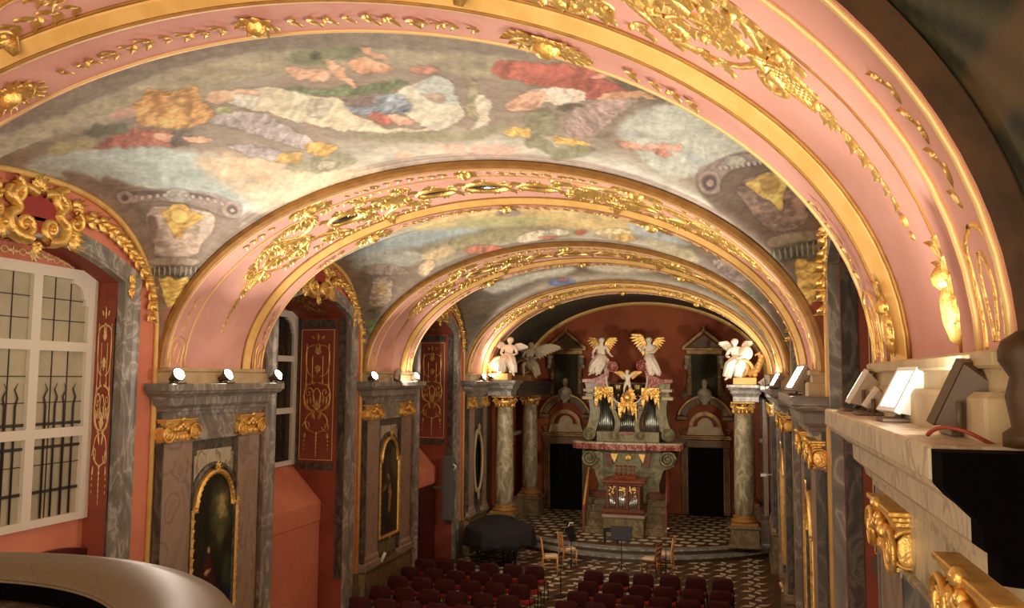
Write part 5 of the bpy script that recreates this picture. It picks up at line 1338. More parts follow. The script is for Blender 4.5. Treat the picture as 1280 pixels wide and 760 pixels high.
# ---- portals either side of the organ
def portal(xc, label, dlabel, plabel, blabel, right):
    Yw = YEND; root = empty('portal', (xc, Yw, .3)); tag(root, label, 'portal', 'portals beside the organ')
    k = 1/34.6; ox = 882.5 if right else 707.5
    def Xp(px): return xc+(px-882.5)*k
    def Zp(py): return 1.0+(607-py)/34.2*1.0+.30
    # measured off the right-hand portal, which is the same on the left
    def bx(nm, x0, x1, p0, p1, d0, d1, m, bev=.02):
        mb = MB(); mb.box(Xp(x0), Xp(x1), Yw-d1, Yw-d0, Zp(p0), Zp(p1), bev=bev); return mb.build(nm, m, root)
    dw = .62
    mb = MB(); mb.box(xc-.86, xc-dw, Yw-.14, Yw, .3, 3.0, bev=.02); mb.box(xc-.80, xc-dw-.06, Yw-.17, Yw-.12, .5, 2.3, bev=.01); mb.build('door_jamb', 'retable', root)
    mb = MB(); mb.box(xc+dw, xc+.86, Yw-.14, Yw, .3, 3.0, bev=.02); mb.box(xc+dw+.06, xc+.80, Yw-.17, Yw-.12, .5, 2.3, bev=.01); mb.build('door_jamb', 'retable', root)
    for e in (-1, 1):
        mb = MB()
        for x in (dw+.03, .83): mb.box(xc+e*x-.012, xc+e*x+.012, Yw-.19, Yw-.13, .45, 2.4)
        mb.build('gilt_edge', 'retable_gilt', root)
    mb = MB(); mb.box(xc-.9, xc+.9, Yw-.2, Yw, 2.72, 3.02, bev=.03); mb.build('lintel', 'retable', root)
    mb = MB(); mb.box(xc-.95, xc+.95, Yw-.3, Yw, 3.02, 3.10, bev=.02); mb.box(xc-.9, xc+.9, Yw-.26, Yw, 3.10, 3.16, bev=.01); mb.build('door_cornice', 'retable_gilt', root)
    # pale plaque with a round head
    pts = [(xc-.66, 3.18), (xc+.66, 3.18), (xc+.58, 3.46), (xc+.3, 3.48)]+[(xc+.28*math.cos(math.pi*i/12), 3.5+.3*math.sin(math.pi*i/12)) for i in range(13)]+[(xc-.3, 3.48), (xc-.58, 3.46)]
    mb = MB(); mb.prism([(p[0], p[1]) for p in pts], 1, Yw-.2, Yw-.02); mb.build('plaque', 'stone_cream', root)
    # broken arched pediment: two S bends climbing to the bust
    def bend(r0, zc, a0, a1, th, nm, m, d=.34, cx=0):
        for e in (-1, 1):
            P1 = []; n = 16
            for i in range(n+1):
                a = a0+(a1-a0)*i/n; P1.append((xc+e*(cx+r0*math.cos(a)), zc+r0*math.sin(a)))
            P2 = [(xc+(p[0]-xc)*(1+th/r0), zc+(p[1]-zc)*(1+th/r0)) for p in P1]
            mb = MB(); q = P1+P2[::-1]; mb.prism(q if e > 0 else q[::-1], 1, Yw-d, Yw); mb.build(nm, m, root)
    bend(.44, 3.45, .0, 1.57, .14, 'inner_arch', 'retable_gilt', .26)
    bend(.72, 3.62, .35, 1.3, .2, 'pediment_limb', 'retable', .36)
    bend(.94, 3.62, .3, 1.35, .07, 'pediment_cornice', 'retable_gilt', .42)
    for e in (-1, 1):
        mb = MB(); mb.box(xc+e*.62, xc+e*1.0, Yw-.4, Yw, 3.72, 3.86, bev=.02); spiral_disc(mb, (xc+e*.32, Yw-.34, 4.42), .12, 'y', sgn=e, w=.035); mb.ell((xc+e*.32, Yw-.28, 4.42), (.11, .1, .11), 12, 8)
        mb.tube([(xc+e*.75, Yw-.1, 3.1), (xc+e*.9, Yw-.1, 3.35), (xc+e*.7, Yw-.1, 3.42)], .06, 8); mb.build('scroll', 'retable', root)
    # upper window-like frame with dark panel
    mb = MB(); mb.box(xc-.48, xc+.48, Yw-.1, Yw, 4.4, 6.16); mb.build('dark_panel', 'retable_dark', root)
    for e in (-1, 1):
        mb = MB(); mb.box(xc+e*.46, xc+e*.62, Yw-.2, Yw, 4.6, 6.1, bev=.02); mb.build('stile', 'retable', root)
        mb = MB(); mb.box(xc+e*.49, xc+e*.59, Yw-.24, Yw-.18, 4.9, 5.6, bev=.01)
        for j in range(6): mb.ell((xc+e*.54, Yw-.24, 4.98+.12*j), (.05, .03, .06), 8, 5)
        mb.build('husk_string', 'retable_gilt', root)
        mb = MB(); mb.ell((xc+e*.62, Yw-.24, 5.85), (.1, .1, .14), 10, 8); mb.ell((xc+e*.62, Yw-.22, 6.02), (.12, .1, .08), 10, 6); mb.ell((xc+e*.66, Yw-.2, 5.66), (.09, .07, .1), 8, 6); mb.build('cherub_head', 'statue_dim', root)
        mb = MB(); spiral_disc(mb, (xc+e*.72, Yw-.12, 4.62), .15, 'y', sgn=-e, w=.045); mb.ell((xc+e*.72, Yw-.08, 4.62), (.14, .06, .14), 12, 8); mb.tube([(xc+e*.66, Yw-.1, 4.7), (xc+e*.62, Yw-.1, 5.0), (xc+e*.6, Yw-.1, 5.3)], [.09, .05, .02], 8); mb.build('volute', 'retable', root)
    mb = MB(); mb.box(xc-.64, xc+.64, Yw-.22, Yw, 6.12, 6.28, bev=.02); mb.build('upper_lintel', 'retable_gilt', root)
    mb = MB(); a, b, c_ = (xc-.78, 6.28), (xc+.78, 6.28), (xc, 6.92)
    for p, q in ((a, c_), (b, c_)):
        t = Vector((q[0]-p[0], q[1]-p[1])).normalized(); nrm = Vector((-t.y, t.x))*(.1 if p[0] < q[0] else -.1)
        pl = [p, q, (q[0], q[1]+.13), (p[0], p[1]+.13)]; mb.prism(pl if p[0] < q[0] else pl[::-1], 1, Yw-.32, Yw)
    mb.box(xc-.8, xc+.8, Yw-.3, Yw, 6.26, 6.36, bev=.02); mb.build('pediment', 'retable_gilt', root)
    mb = MB(); mb.prism([(xc-.6, 6.36), (xc+.6, 6.36), (xc, 6.86)], 1, Yw-.15, Yw); mb.build('tympanum', 'retable', root)
    mb = MB(); mb.lathe([(.05, 6.98), (.06, 7.04), (.02, 7.1), (.05, 7.13), (.01, 7.2)], xc, Yw-.16, 10); mb.build('finial', 'retable_gilt', root)
    # door
    dr = empty('door', (xc, Yw, .3)); tag(dr, dlabel, 'door', 'dark doors beside the organ')
    mb = MB(); mb.box(xc-dw, xc+dw, Yw-.07, Yw-.005, .31, 2.72); mb.build('leaf', 'door_dark', dr)
    for e in (-1, 1):
        mb = MB(); mb.box(xc+e*.1, xc+e*.52, Yw-.085, Yw-.065, .5, 1.2, bev=.01); mb.box(xc+e*.1, xc+e*.52, Yw-.085, Yw-.065, 1.35, 2.6, bev=.01); mb.build('raised_panel', 'door_dark', dr)
    # bust
    b = empty('bust', (xc, Yw-.3, 4.3)); tag(b, blabel, 'bust', 'stone busts on the portals')
    mb = MB(); mb.rings([[(xc+rx*math.cos(2*math.pi*k/20), Yw-.3+ry*math.sin(2*math.pi*k/20), z) for k in range(20)] for rx, ry, z in ((.12, .1, 4.28), (.1, .09, 4.36), (.2, .12, 4.44), (.27, .14, 4.6), (.26, .14, 4.72), (.2, .12, 4.82), (.09, .08, 4.88), (.075, .075, 4.95), (.1, .11, 5.02), (.105, .12, 5.1), (.08, .09, 5.18), (.02, .02, 5.22))])
    mb.ell((xc, Yw-.43, 5.06), (.02, .03, .035), 6, 5); mb.build('head_and_shoulders', 'statue_dim', b)
    mb = MB(); 
    for j in range(5): mb.tube([(xc-.26+.03*j, Yw-.4, 4.74-.05*j), (xc, Yw-.46, 4.6-.05*j), (xc+.26-.03*j, Yw-.4, 4.78-.06*j)], .022, 6)
    mb.build('drapery', 'statue_dim', b)
    return root
portal(-1.24, 'carved portal with bust and pediment to the right of the organ', 'nearly black closed door to the right of the organ', '', 'stone bust in the portal to the right of the organ', True)
portal(-6.40, 'carved portal with bust and pediment to the left of the organ', 'nearly black closed door to the left of the organ', '', 'stone bust in the portal to the left of the organ', False)

# ---- the organ
OX, OY, K = -3.62, 28.3, 1/38.0
def ox(px): return OX+(px-784.5)*K
def oz(py): return 3.46+(540-py)*K
org = empty('altar_organ', (OX, OY, .3)); tag(org, 'tall marble altar organ with gilded pipe cases, centred on the far wall', 'organ')
def OB(nm, x0, x1, p0, p1, y0, y1, m, bev=.02):
    mb = MB(); mb.box(ox(x0), ox(x1), OY+y0, OY+y1, oz(p0), oz(p1), bev=bev); return mb.build(nm, m, org)
mb = MB(); mb.prism([(ox(742), .3), (ox(827), .3), (ox(822), 1.9), (ox(826), oz(564)), (ox(743), oz(564)), (ox(747), 1.9)], 1, OY+.35, OY+2.6); mb.build('marble_base', 'marble_green', org)
for e, xx in ((1, 828), (-1, 741)):
    mb = MB(); mb.box(ox(xx)-.34, ox(xx)+.34, OY+.15, OY+1.9, 1.4, 2.9, bev=.03) if False else None
    spiral_disc(mb, (ox(xx)+e*.15, OY+.2, oz(574)), .24, 'y', sgn=e, w=.06)
    mb.rings([[(ox(xx)+e*.15+.25*math.cos(2*math.pi*k/20), OY+y_, oz(574)+.25*math.sin(2*math.pi*k/20)) for k in range(20)] for y_ in (.25, 1.6)])
    mb.prism([(ox(xx)-e*.3, oz(566)), (ox(xx)+e*.4, oz(566)), (ox(xx)+e*.36, oz(582)), (ox(xx)+e*.0, oz(588)), (ox(xx)-e*.14, oz(606)), (ox(xx)-e*.3, oz(610))][::(1 if e < 0 else -1)], 1, OY+.3, OY+1.5)
    mb.build('console', 'marble_green', org)
for e in (-1, 1):
    mb = MB(); x = ox(784.5+e*18); mb.prism([(x-.14, oz(568)), (x+.14, oz(568)), (x+.02*1, oz(579))], 1, OY+.22, OY+.34); mb.build('gilt_drop', 'gold', org)
    mb = MB(); x = ox(784.5+e*27); mb.prism([(x-e*.12, oz(566)), (x+e*.06, oz(566)), (x-e*.02, oz(585)), (x-e*.22, oz(581))][::(1 if e < 0 else -1)], 1, OY+.15, OY+.4); mb.build('bracket', 'wood_organ', org)
mb = MB(); o = Orn(lambda u, v, h: (u, OY+.30-h, v), hk=1.2); o.fan(ox(784.5), oz(575), math.pi/2, .18, 5, 2.6, .05); o.fan(ox(784.5), oz(572), -math.pi/2, .12, 5, 2, .04); o.mb.build('gilt_shell', 'gold', org)
# serpentine red marble shelf
XS = [714, 718, 744, 757, 758, 808, 810, 826, 850, 853]; DS = [.15, .0, -.25, -.12, -.30, -.30, -.12, -.25, .0, .15]
for (z0, z1, dd, m, nm) in ((oz(562), oz(558), 0.06, 'marble_red', 'shelf_edge'), (oz(558), oz(555), 0, 'marble_red', 'shelf'), (oz(555), oz(553), .05, 'marble_light', 'shelf_top')):
    mb = MB(); mb.prism([(ox(x), OY+d+dd) for x, d in zip(XS, DS)]+[(ox(853), OY+2.4), (ox(714), OY+2.4)], 2, z0, z1); mb.build(nm, m, org)
OB('upper_plinth', 745, 824, 540, 553, .15, 2.0, 'marble_green')
OB('case_back', 742, 827, 478, 542, .75, 2.2, 'wood_organ')
# scroll consoles
def sconsole(xt, xb, pt, pb, th, e, m='marble_green', y0=.1, y1=.9, rv=.2):
    mb = MB(); a = []; n = 16
    for i in range(n+1):
        t = i/n; s_ = t*t*(3-2*t); bulge = math.sin(math.pi*t)*.12*-e
        a.append((ox(xt)+(ox(xb)-ox(xt))*s_+bulge, oz(pt)+(oz(pb)-oz(pt))*t))
    q = [(p[0]-th/2, p[1]) for p in a]+[(p[0]+th/2, p[1]) for p in a[::-1]]
    mb.prism(q, 1, OY+y0+.05, OY+y1); cx, cz = ox(xb)+e*.02, oz(pb)+.02
    mb.rings([[(cx+rv*math.cos(2*math.pi*k/20), OY+y_, cz+rv*math.sin(2*math.pi*k/20)) for k in range(20)] for y_ in (y0, y1)]); spiral_disc(mb, (cx, OY+y0-.02, cz), rv*.8, 'y', sgn=e, w=rv*.16)
    mb.box(ox(xt)-th*.7, ox(xt)+th*.7, OY+y0, OY+y1, oz(pt)-.02, oz(pt)+.14, bev=.03); mb.build('scroll_console', m, org)
sconsole(740, 736, 497, 544, .34, -1, rv=.22); sconsole(829, 834, 497, 544, .34, 1, rv=.22)
sconsole(767, 769, 512, 545, .16, -1, y0=-.05, rv=.13); sconsole(802, 800, 512, 545, .16, 1, y0=-.05, rv=.13)
# pipes
def pipes(x0, x1, pb, tops, y, nm='organ_pipe'):
    n = len(tops); w = (ox(x1)-ox(x0))/n
    for i, t in enumerate(tops):
        x = ox(x0)+w*(i+.5); mb = MB(); r_ = w*.44; z0 = oz(pb); z1 = oz(t)
        mb.lathe([(r_*.25, z0), (r_, z0+.22), (r_, z1)], x, OY+y, 12); mb.prism([(x-r_*.55, z0+.26), (x+r_*.55, z0+.26), (x, z0+.36)], 1, OY+y-r_*1.04, OY+y-r_*.8); mb.build(nm, 'pipe_metal', org)
pipes(746, 764, 541, [516, 510, 503, 500, 503, 510, 518], .5); pipes(805.5, 822, 541, [518, 510, 503, 500, 503, 510, 516], .5)
pipes(775, 795, 541, [529, 526, 523, 520, 520, 523, 526, 529], .35)
OB('pipe_sill', 742, 766, 541, 543.5, .25, .7, 'marble_red'); OB('pipe_sill', 773, 797, 541, 543.5, .12, .7, 'marble_red'); OB('pipe_sill', 804, 824, 541, 543.5, .25, .7, 'marble_red')
# gilded openwork over the pipes: icicle-edged fields
def openwork(px0, px1, top, low, mid, y, nm='gilt_openwork'):
    o = Orn(lambda u, v, h: (u, OY+y-h, v), hk=1.2); x0, x1 = ox(px0), ox(px1); xm = (x0+x1)/2; n = 9; ed = []
    for i in range(2*n+1):
        t = i/(2*n); x = x0+(x1-x0)*t; z = oz(mid)+(oz(low)-oz(mid))*abs(2*t-1)**1.3; z += (.09 if i % 4 == 0 else (-.14 if i % 4 == 2 else 0)); ed.append((x, z))
    mb = o.mb; vs = [(x, OY+y+.03, z) for x, z in ed]+[(x, OY+y+.03, oz(top)) for x, z in ed]; m_ = len(ed)
    vs2 = [(a, b-.04, c_) for a, b, c_ in vs]; mb.add(vs2, [(i, i+1, m_+i+1, m_+i) for i in range(m_-1)]); mb.add(vs, [(i, m_+i, m_+i+1, i+1) for i in range(m_-1)])
    o.stroke(ed, .022, sm=3)
    for i in range(60):
        x = x0+(x1-x0)*random.random(); zl = oz(mid)+(oz(low)-oz(mid))*abs(2*(x-x0)/(x1-x0)-1)**1.3; z = zl+(oz(top)-zl)*random.uniform(.15, .95)
        o.leaf(x, z, random.random()*6.28, .1, .03, .05); 
    mb.build(nm, 'gold', org)
openwork(744, 767, 484, 508, 492, -.03); openwork(803, 825, 485, 508, 493, -.03); openwork(774, 797, 503, 521, 508, -.08)
o = Orn(lambda u, v, h: (u, OY-.02-h, v), hk=1.3)
for k in range(14): o.fan(ox(785)+random.uniform(-.25, .25), oz(497)+random.uniform(-.18, .2), random.random()*6.28, .2, 5, 2.4, .04)
o.blob(ox(785), oz(497), .16, .2, .12); o.mb.build('gilt_cartouche', 'gold', org)
# swooping cornices rising to volutes, with red flats outside
for e in (-1, 1):
    X = lambda d: OX+e*d*K
    lim = []
    for i in range(25):
        t = i/24; a = math.pi*.5*t; lim.append((OX+e*(3+ (22)*math.sin(a))*K, oz(505)+(oz(470)-oz(505))*(1-math.cos(a))))
    for th, off, m, nm, y0 in ((.05, 0, 'marble_light', 'swept_cornice', -.05), (.12, .05, 'marble_green', 'swept_fascia', .02)):
        A = []; B = []
        for i, p in enumerate(lim):
            q = lim[min(i+1, 24)]; r_ = lim[max(i-1, 0)]; t = Vector((q[0]-r_[0], q[1]-r_[1])).normalized(); nn = Vector((t.y, -t.x))*e
            A.append((p[0]+nn.x*off, p[1]+nn.y*off)); B.append((p[0]+nn.x*(off+th), p[1]+nn.y*(off+th)))
        q = A+B[::-1]; mb = MB(); mb.prism(q, 1, OY+y0, OY+.9); mb.build(nm, m, org)
    mb = MB(); vx, vz = OX+e*19*K, oz(457.5); mb.rings([[(vx+.17*math.cos(2*math.pi*k/20), OY+y_, vz+.17*math.sin(2*math.pi*k/20)) for k in range(20)] for y_ in (.05, .8)]); spiral_disc(mb, (vx, OY+.02, vz), .18, 'y', sgn=e, w=.03); mb.build('crown_volute', 'marble_red', org)
    mb = MB(); q = [(OX+e*22*K, oz(462)), (OX+e*34*K, oz(470)), (OX+e*44*K, oz(474)), (OX+e*57*K, oz(474)), (OX+e*57*K, oz(478)), (OX+e*42*K, oz(479)), (OX+e*30*K, oz(486)), (OX+e*25*K, oz(480))]; mb.prism(q, 1, OY+.0, OY+.9); mb.build('red_slope', 'marble_red', org)
    mb = MB(); q = [(OX+e*23*K, oz(478)), (OX+e*30*K, oz(485)), (OX+e*42*K, oz(479)), (OX+e*54*K, oz(479)), (OX+e*52*K, oz(492)), (OX+e*24*K, oz(492))]; mb.prism(q, 1, OY+.12, OY+.9); mb.build('side_entablature', 'marble_green', org)
    mb = MB(); mb.box(OX+e*42*K, OX+e*56*K, OY+.05, OY+.9, oz(490), oz(486.5), bev=.01); mb.box(OX+e*43*K, OX+e*57*K, OY+.0, OY+.9, oz(500), oz(496), bev=.01); mb.build('side_moulding', 'stone_cream', org)
# urns
for e, nm in ((-1, 'left'), (1, 'right')):
    x = OX+e*12.5*K; r2 = empty('urn', (x, OY+.4, oz(497))); tag(r2, 'dull metal urn beside the small putto on the organ, the %s one' % nm, 'urn', 'urns on the organ')
    mb = MB(); z = oz(500); mb.lathe([(.12, z-.05), (.12, z), (.05, z+.05), (.045, z+.12), (.12, z+.2)], x, OY+.3, 16); mb.build('foot', 'urn_metal', r2)
    mb = MB(); mb.lathe([(.12, z+.2), (.18, z+.3), (.20, z+.42), (.19, z+.44), (.22, z+.5), (.2, z+.52), (.15, z+.5), (.02, z+.46)], x, OY+.3, 20); mb.build('bowl', 'urn_metal', r2)
# statues on the organ
J1 = dict(pel=(0, 0, .5), bel=(0, 0, .66), che=(-.01, 0, .85), nek=(0, -.01, 1.0), hea=(0, -.03, 1.11), top=(0, -.03, 1.2),
          shL=(-.17, 0, .92), elL=(-.28, -.08, .72), haL=(-.24, -.22, .56), fiL=(-.3, -.25, .55), shR=(.17, 0, .92), elR=(.26, -.06, .72), haR=(.36, -.14, .60), fiR=(.43, -.16, .59),
          hiL=(-.09, -.06, .46), knL=(-.2, -.22, .3), anL=(-.32, -.24, .02), toL=(-.4, -.3, -.05), hiR=(.09, -.06, .46), knR=(.06, -.24, .3), anR=(-.1, -.26, .0), toR=(-.14, -.34, -.05))
angel((ox(750.5), OY+.3, oz(467.5)), 'white seated angel with gilded wings on the left slope of the organ', J1, [((-.08, .1, .86), (-.24, .14, 1.24), (-.16, 0, -1)), ((.08, .1, .86), (.26, .14, 1.24), (.3, 0, -1))], 'statue_white', 'gold',
      [([(0, -.02, .6), (-.06, -.14, .44), (-.2, -.22, .3), (-.32, -.24, .02)], [.16, .2, .15, .09]), ([(.04, -.02, .58), (.0, -.2, .36), (-.06, -.24, .18), (-.1, -.26, .0)], [.16, .17, .14, .1]), ([(.16, .0, .5), (.2, -.06, .3), (.16, -.08, .05)], [.1, .12, .06])], .95, group='angels on the organ')
J2 = {k: (-v[0], v[1], v[2]) for k, v in J1.items()}
J2.update(elL=(.2, -.14, .74), haL=(.02, -.26, .72), fiL=(-.06, -.28, .74), elR=(-.24, -.12, .76), haR=(-.3, -.2, .86), fiR=(-.33, -.22, .92))
angel((ox(811.5), OY+.3, oz(467.5)), 'white angel with raised arms and tall gilded wings on the right slope of the organ', J2, [((-.08, .1, .86), (-.3, .14, 1.36), (-.3, 0, -1)), ((.08, .1, .86), (.26, .14, 1.24), (.12, 0, -1))], 'statue_white', 'gold',
      [([(0, -.02, .62), (.04, -.14, .44), (.2, -.22, .26), (.36, -.24, -.02)], [.15, .19, .14, .08]), ([(-.02, -.02, .58), (.02, -.2, .36), (.08, -.24, .18), (.1, -.26, -.04)], [.15, .16, .13, .1])], .95, group='angels on the organ')
J3 = dict(pel=(0, 0, .34), bel=(0, 0, .42), che=(0, 0, .52), nek=(0, 0, .6), hea=(-.01, -.02, .68), top=(-.01, -.02, .73),
          shL=(-.1, 0, .56), elL=(-.18, -.05, .5), haL=(-.12, -.12, .46), fiL=(-.09, -.14, .45), shR=(.1, 0, .56), elR=(.18, 0, .6), haR=(.26, -.03, .66), fiR=(.3, -.03, .68),
          hiL=(-.06, 0, .3), knL=(-.1, -.04, .17), anL=(-.12, 0, .03), toL=(-.13, -.06, .0), hiR=(.06, 0, .3), knR=(.08, -.04, .17), anR=(.09, 0, .03), toR=(.1, -.06, .0))
angel((ox(785), OY+.1, oz(491)), 'small white winged putto standing on the gilded centre of the organ', J3, [((-.05, .06, .55), (-.3, .08, .72), (-.5, 0, -.7)), ((.05, .06, .55), (.3, .08, .72), (.5, 0, -.7))], 'statue_white', 'gold',
      [([(0, 0, .38), (0, -.01, .32), (.02, -.01, .26)], [.09, .1, .08])], .62)
# ---- positive organ in front
PX0 = -3.6; PYY = 27.0; KP = 1/39.8
def qx(px): return PX0+(px-777.5)*KP
def qz(py): return .30+(671-py)*KP
ps = empty('positive_organ', (PX0, PYY, .3)); tag(ps, 'small wooden positive organ with gilt lacework, in front of the tall altar organ', 'organ')
def QB(nm, x0, x1, p0, p1, y0, y1, m, bev=.02):
    mb = MB(); mb.box(qx(x0), qx(x1), PYY+y0, PYY+y1, qz(p1), qz(p0), bev=bev); return mb.build(nm, m, ps)
QB('stone_plinth', 753, 803, 648, 671, .05, 1.1, 'plinth_stone'); QB('plinth_moulding', 751, 805, 645, 649, 0, 1.1, 'marble_brown')
QB('foot_rail', 752, 804, 638, 643, .02, 1.05, 'wood_organ'); QB('foot_board', 754, 802, 643, 646, .05, 1.05, 'wood_organ')
QB('case_body', 757, 799, 607, 639, .16, 1.0, 'wood_organ'); QB('case_top', 751, 805, 602, 606, -.04, 1.08, 'wood_red'); QB('case_cornice', 754, 802, 606, 609, .02, 1.04, 'wood_organ')
for x0 in (756.5, 768.5, 781, 795.5): QB('post', x0, x0+3.2, 609, 638, .06, .2, 'wood_organ', .01)
for x0, x1 in ((760, 768), (772, 780.5), (784.5, 795)):
    n = 5; w = (qx(x1)-qx(x0))/n
    for i in range(n):
        mb = MB(); z1 = qz(617)-abs(i-2)*-.06 if x0 == 772 else qz(619)-.05*(i if x0 == 760 else 4-i); mb.lathe([(w*.15, qz(637)), (w*.45, qz(634)), (w*.45, z1)], qx(x0)+w*(i+.5), PYY+.14, 8); mb.build('pipe', 'pipe_metal', ps)
    o = Orn(lambda u, v, h: (u, PYY+.09-h, v), hk=1)
    for k in range(16):
        t = random.random(); x = qx(x0)+(qx(x1)-qx(x0))*t; s_ = (t if x0 < 765 else (1-t if x0 > 783 else 1-abs(2*t-1))); z = qz(610)-random.random()*(.14+.22*(1-s_)) ; o.leaf(x, z, random.random()*6.28, .08, .022)
    o.stroke([(qx(x0)+.02, qz(611)), ((qx(x0)+qx(x1))/2, qz(614)), (qx(x1)-.02, qz(611))], .014); o.mb.build('gilt_lacework', 'gold', ps)
mb = MB(); mb.prism([(PYY+.35, qz(602)), (PYY+.75, qz(602)), (PYY+.75, qz(597)), (PYY+.45, qz(598))], 0, qx(763), qx(792)); mb.build('key_desk', 'wood_red', ps)
mb = MB()
for z0, z1 in ((586, 588), (591, 592.5), (596, 598)): mb.box(qx(766), qx(790), PYY+.6, PYY+.64, qz(z1), qz(z0))
for x in (766, 772, 778, 784, 789): mb.box(qx(x), qx(x)+.035, PYY+.6, PYY+.64, qz(598), qz(586))
mb.build('music_desk', 'wood_red', ps)
# ---- stairs with handrails
for e, nm in ((-1, 'left'), (1, 'right')):
    r2 = empty('steps', (PX0+e*.95, 27.4, .3)); tag(r2, 'short flight of stone steps on the %s of the positive organ, with a brown handrail' % nm, 'steps', 'steps beside the positive organ')
    x0, x1 = PX0+e*.66, PX0+e*1.30
    for k in range(6):
        mb = MB(); mb.box(x0, x1, 27.35+.2*k, 28.6, .3+.2*k, .3+.2*(k+1)-.04); mb.box(x0, x1+e*.02, 27.32+.2*k, 28.6, .3+.2*(k+1)-.04, .3+.2*(k+1), bev=.01); mb.build('step', 'plinth_stone' if k < 5 else 'wood_red', r2)
    mb = MB(); mb.tube([(x1, 27.35, 1.15), (x1, 28.3, 2.25), (x1, 28.55, 2.08)], .04, 8); mb.build('handrail', 'wood_light' if e < 0 else 'wood_red', r2)
    for (y, z0, z1) in ((27.38, .3, 1.17), (28.25, 1.2, 2.2)):
        mb = MB(); mb.box(x1-.045, x1+.045, y-.045, y+.045, z0, z1, bev=.01); mb.build('post', 'wood_red', r2)
    for j in range(4):
        mb = MB(); y = 27.55+.17*j; z = .3+.2*(int((y-27.35)/.2)+1); mb.tube([(x1, y, z), (x1, y, 1.15+(y-27.35)*1.158)], .015, 6); mb.build('baluster', 'wood_red', r2)
# ================================================================== FURNITURE
def make_chair():
    root = empty('stacking_chair', (0, 0, 0)); tag(root, 'x', 'chair', 'maroon chairs in rows')
    # back pad, slightly curved and rounded
    rings = []
    for k, (zz, w) in enumerate(((.545, .16), (.565, .205), (.62, .225), (.74, .23), (.81, .215), (.85, .17), (.86, .10))):
        ring = []
        for i in range(15):
            t = -1+2*i/14; ring.append((w*t, -.235+.035*t*t-.06*(zz-.55), zz))
        for i in range(15):
            t = 1-2*i/14; ring.append((w*t, -.19+.035*t*t-.06*(zz-.55), zz))
        rings.append(ring)
    MB().rings(rings).build('backrest', 'maroon', root)
    mb = MB(); rings = []
    for z, s_ in ((.415, .92), (.43, 1), (.465, 1), (.485, .93)):
        rings.append([(.225*s_*math.copysign(abs(math.cos(a))**.5, math.cos(a)), .04+.215*s_*math.copysign(abs(math.sin(a))**.5, math.sin(a)), z) for a in [2*math.pi*k/24+.01 for k in range(24)]])
    mb.rings(rings).build('seat', 'seat_red', root)
    for sx in (-1, 1):
        MB().tube([(sx*.235, .2, 0), (sx*.235, .19, .42)], .012, 6).build('leg', 'black', root)
        MB().tube([(sx*.235, -.22, 0), (sx*.235, -.17, .42)], .012, 6).build('leg', 'black', root)
        MB().tube([(sx*.235, .2, .42), (sx*.235, -.17, .42), (sx*.225, -.21, .62), (sx*.19, -.22, .80)], .012, 6).build('side_frame', 'black', root)
    return root
ORD = ['front', 'second', 'third', 'fourth', 'fifth']; CN = ['leftmost', 'second from the left', 'third from the left', 'third from the right', 'second from the right', 'rightmost']
proto = make_chair(); first = True
ROWS = [(-7.45, -4.67, 19.86, 'left'), (-7.40, -4.63, 18.92, 'left'), (-7.37, -4.57, 18.08, 'left'), (-7.35, -4.58, 17.13, 'left'), (-7.38, -4.62, 16.15, 'left'),
        (-3.28, -.43, 19.78, 'right'), (-3.23, -.44, 18.72, 'right'), (-3.29, -.46, 17.84, 'right'), (-3.35, -.5, 17.05, 'right')]
cnt = {'left': 0, 'right': 0}
for (xa, xb, y, sd) in ROWS:
    r_ = cnt[sd]; cnt[sd] += 1
    for i in range(6):
        c = proto if first else copy_tree(proto); first = False
        c.matrix_basis = Matrix.Translation((xa+(xb-xa)*i/5+random.uniform(-.015, .015), y+random.uniform(-.03, .03), 0.006)) @ Matrix.Rotation(random.uniform(-.06, .06), 4, 'Z')
        c['label'] = 'maroon padded chair, %s in the %s row of the %s block' % (CN[i], ORD[r_], sd)
def wood_chair(x, y, rz, m, label, h=.92):
    root = empty('ladder_back_chair', (x, y, 0.006), rz); tag(root, label, 'chair', 'wooden ladder-back chairs by the step')
    T = root.matrix_basis
    def B(nm, mb, mm): mb.v = [tuple(T @ Vector(v)) for v in mb.v]; return mb.build(nm, mm, root)
    for sx in (-1, 1):
        B('leg', MB().tube([(sx*.19, .18, 0), (sx*.2, .18, .45)], [.016, .022], 8), m)
        B('back_post', MB().tube([(sx*.18, -.24, 0), (sx*.19, -.19, .45), (sx*.19, -.25, h)], [.016, .022, .016], 8), m)
    for z in (.6, .72, .85): B('slat', MB().box(-.19, .19, -.235-.12*(z-.6), -.21-.12*(z-.6), z-.03, z+.03, bev=.008), m)
    for k in (-1, 0, 1): B('spindle', MB().tube([(k*.08, -.21, .5), (k*.08, -.24, .84)], .01, 6), m)
    B('seat_frame', MB().box(-.22, .22, -.21, .21, .42, .455, bev=.012), m)
    rings = [[(.2*s_*math.copysign(abs(math.cos(a))**.5, math.cos(a)), .2*s_*math.copysign(abs(math.sin(a))**.5, math.sin(a)), z) for a in [2*math.pi*k/24+.01 for k in range(24)]] for z, s_ in ((.455, 1), (.485, 1.0), (.5, .88))]
    B('cushion', MB().rings(rings), 'cushion')
    for sx in (-1, 1): B('stretcher', MB().tube([(sx*.19, .18, .2), (sx*.19, -.22, .2)], .011, 6), m)
    B('stretcher', MB().tube([(-.19, .18, .26), (.19, .18, .26)], .011, 6), m)
wood_chair(-4.98, 22.75, -1.3, 'wood_light', 'pale wooden ladder-back chair with cream cushion, nearer of the two left of the music stands')
wood_chair(-4.72, 23.85, -1.0, 'wood_light', 'pale wooden ladder-back chair with cream cushion, farther of the two left ones')
wood_chair(-2.35, 23.15, 1.3, 'wood_red', 'reddish wooden ladder-back chair with cream cushion, behind the right block of seats')
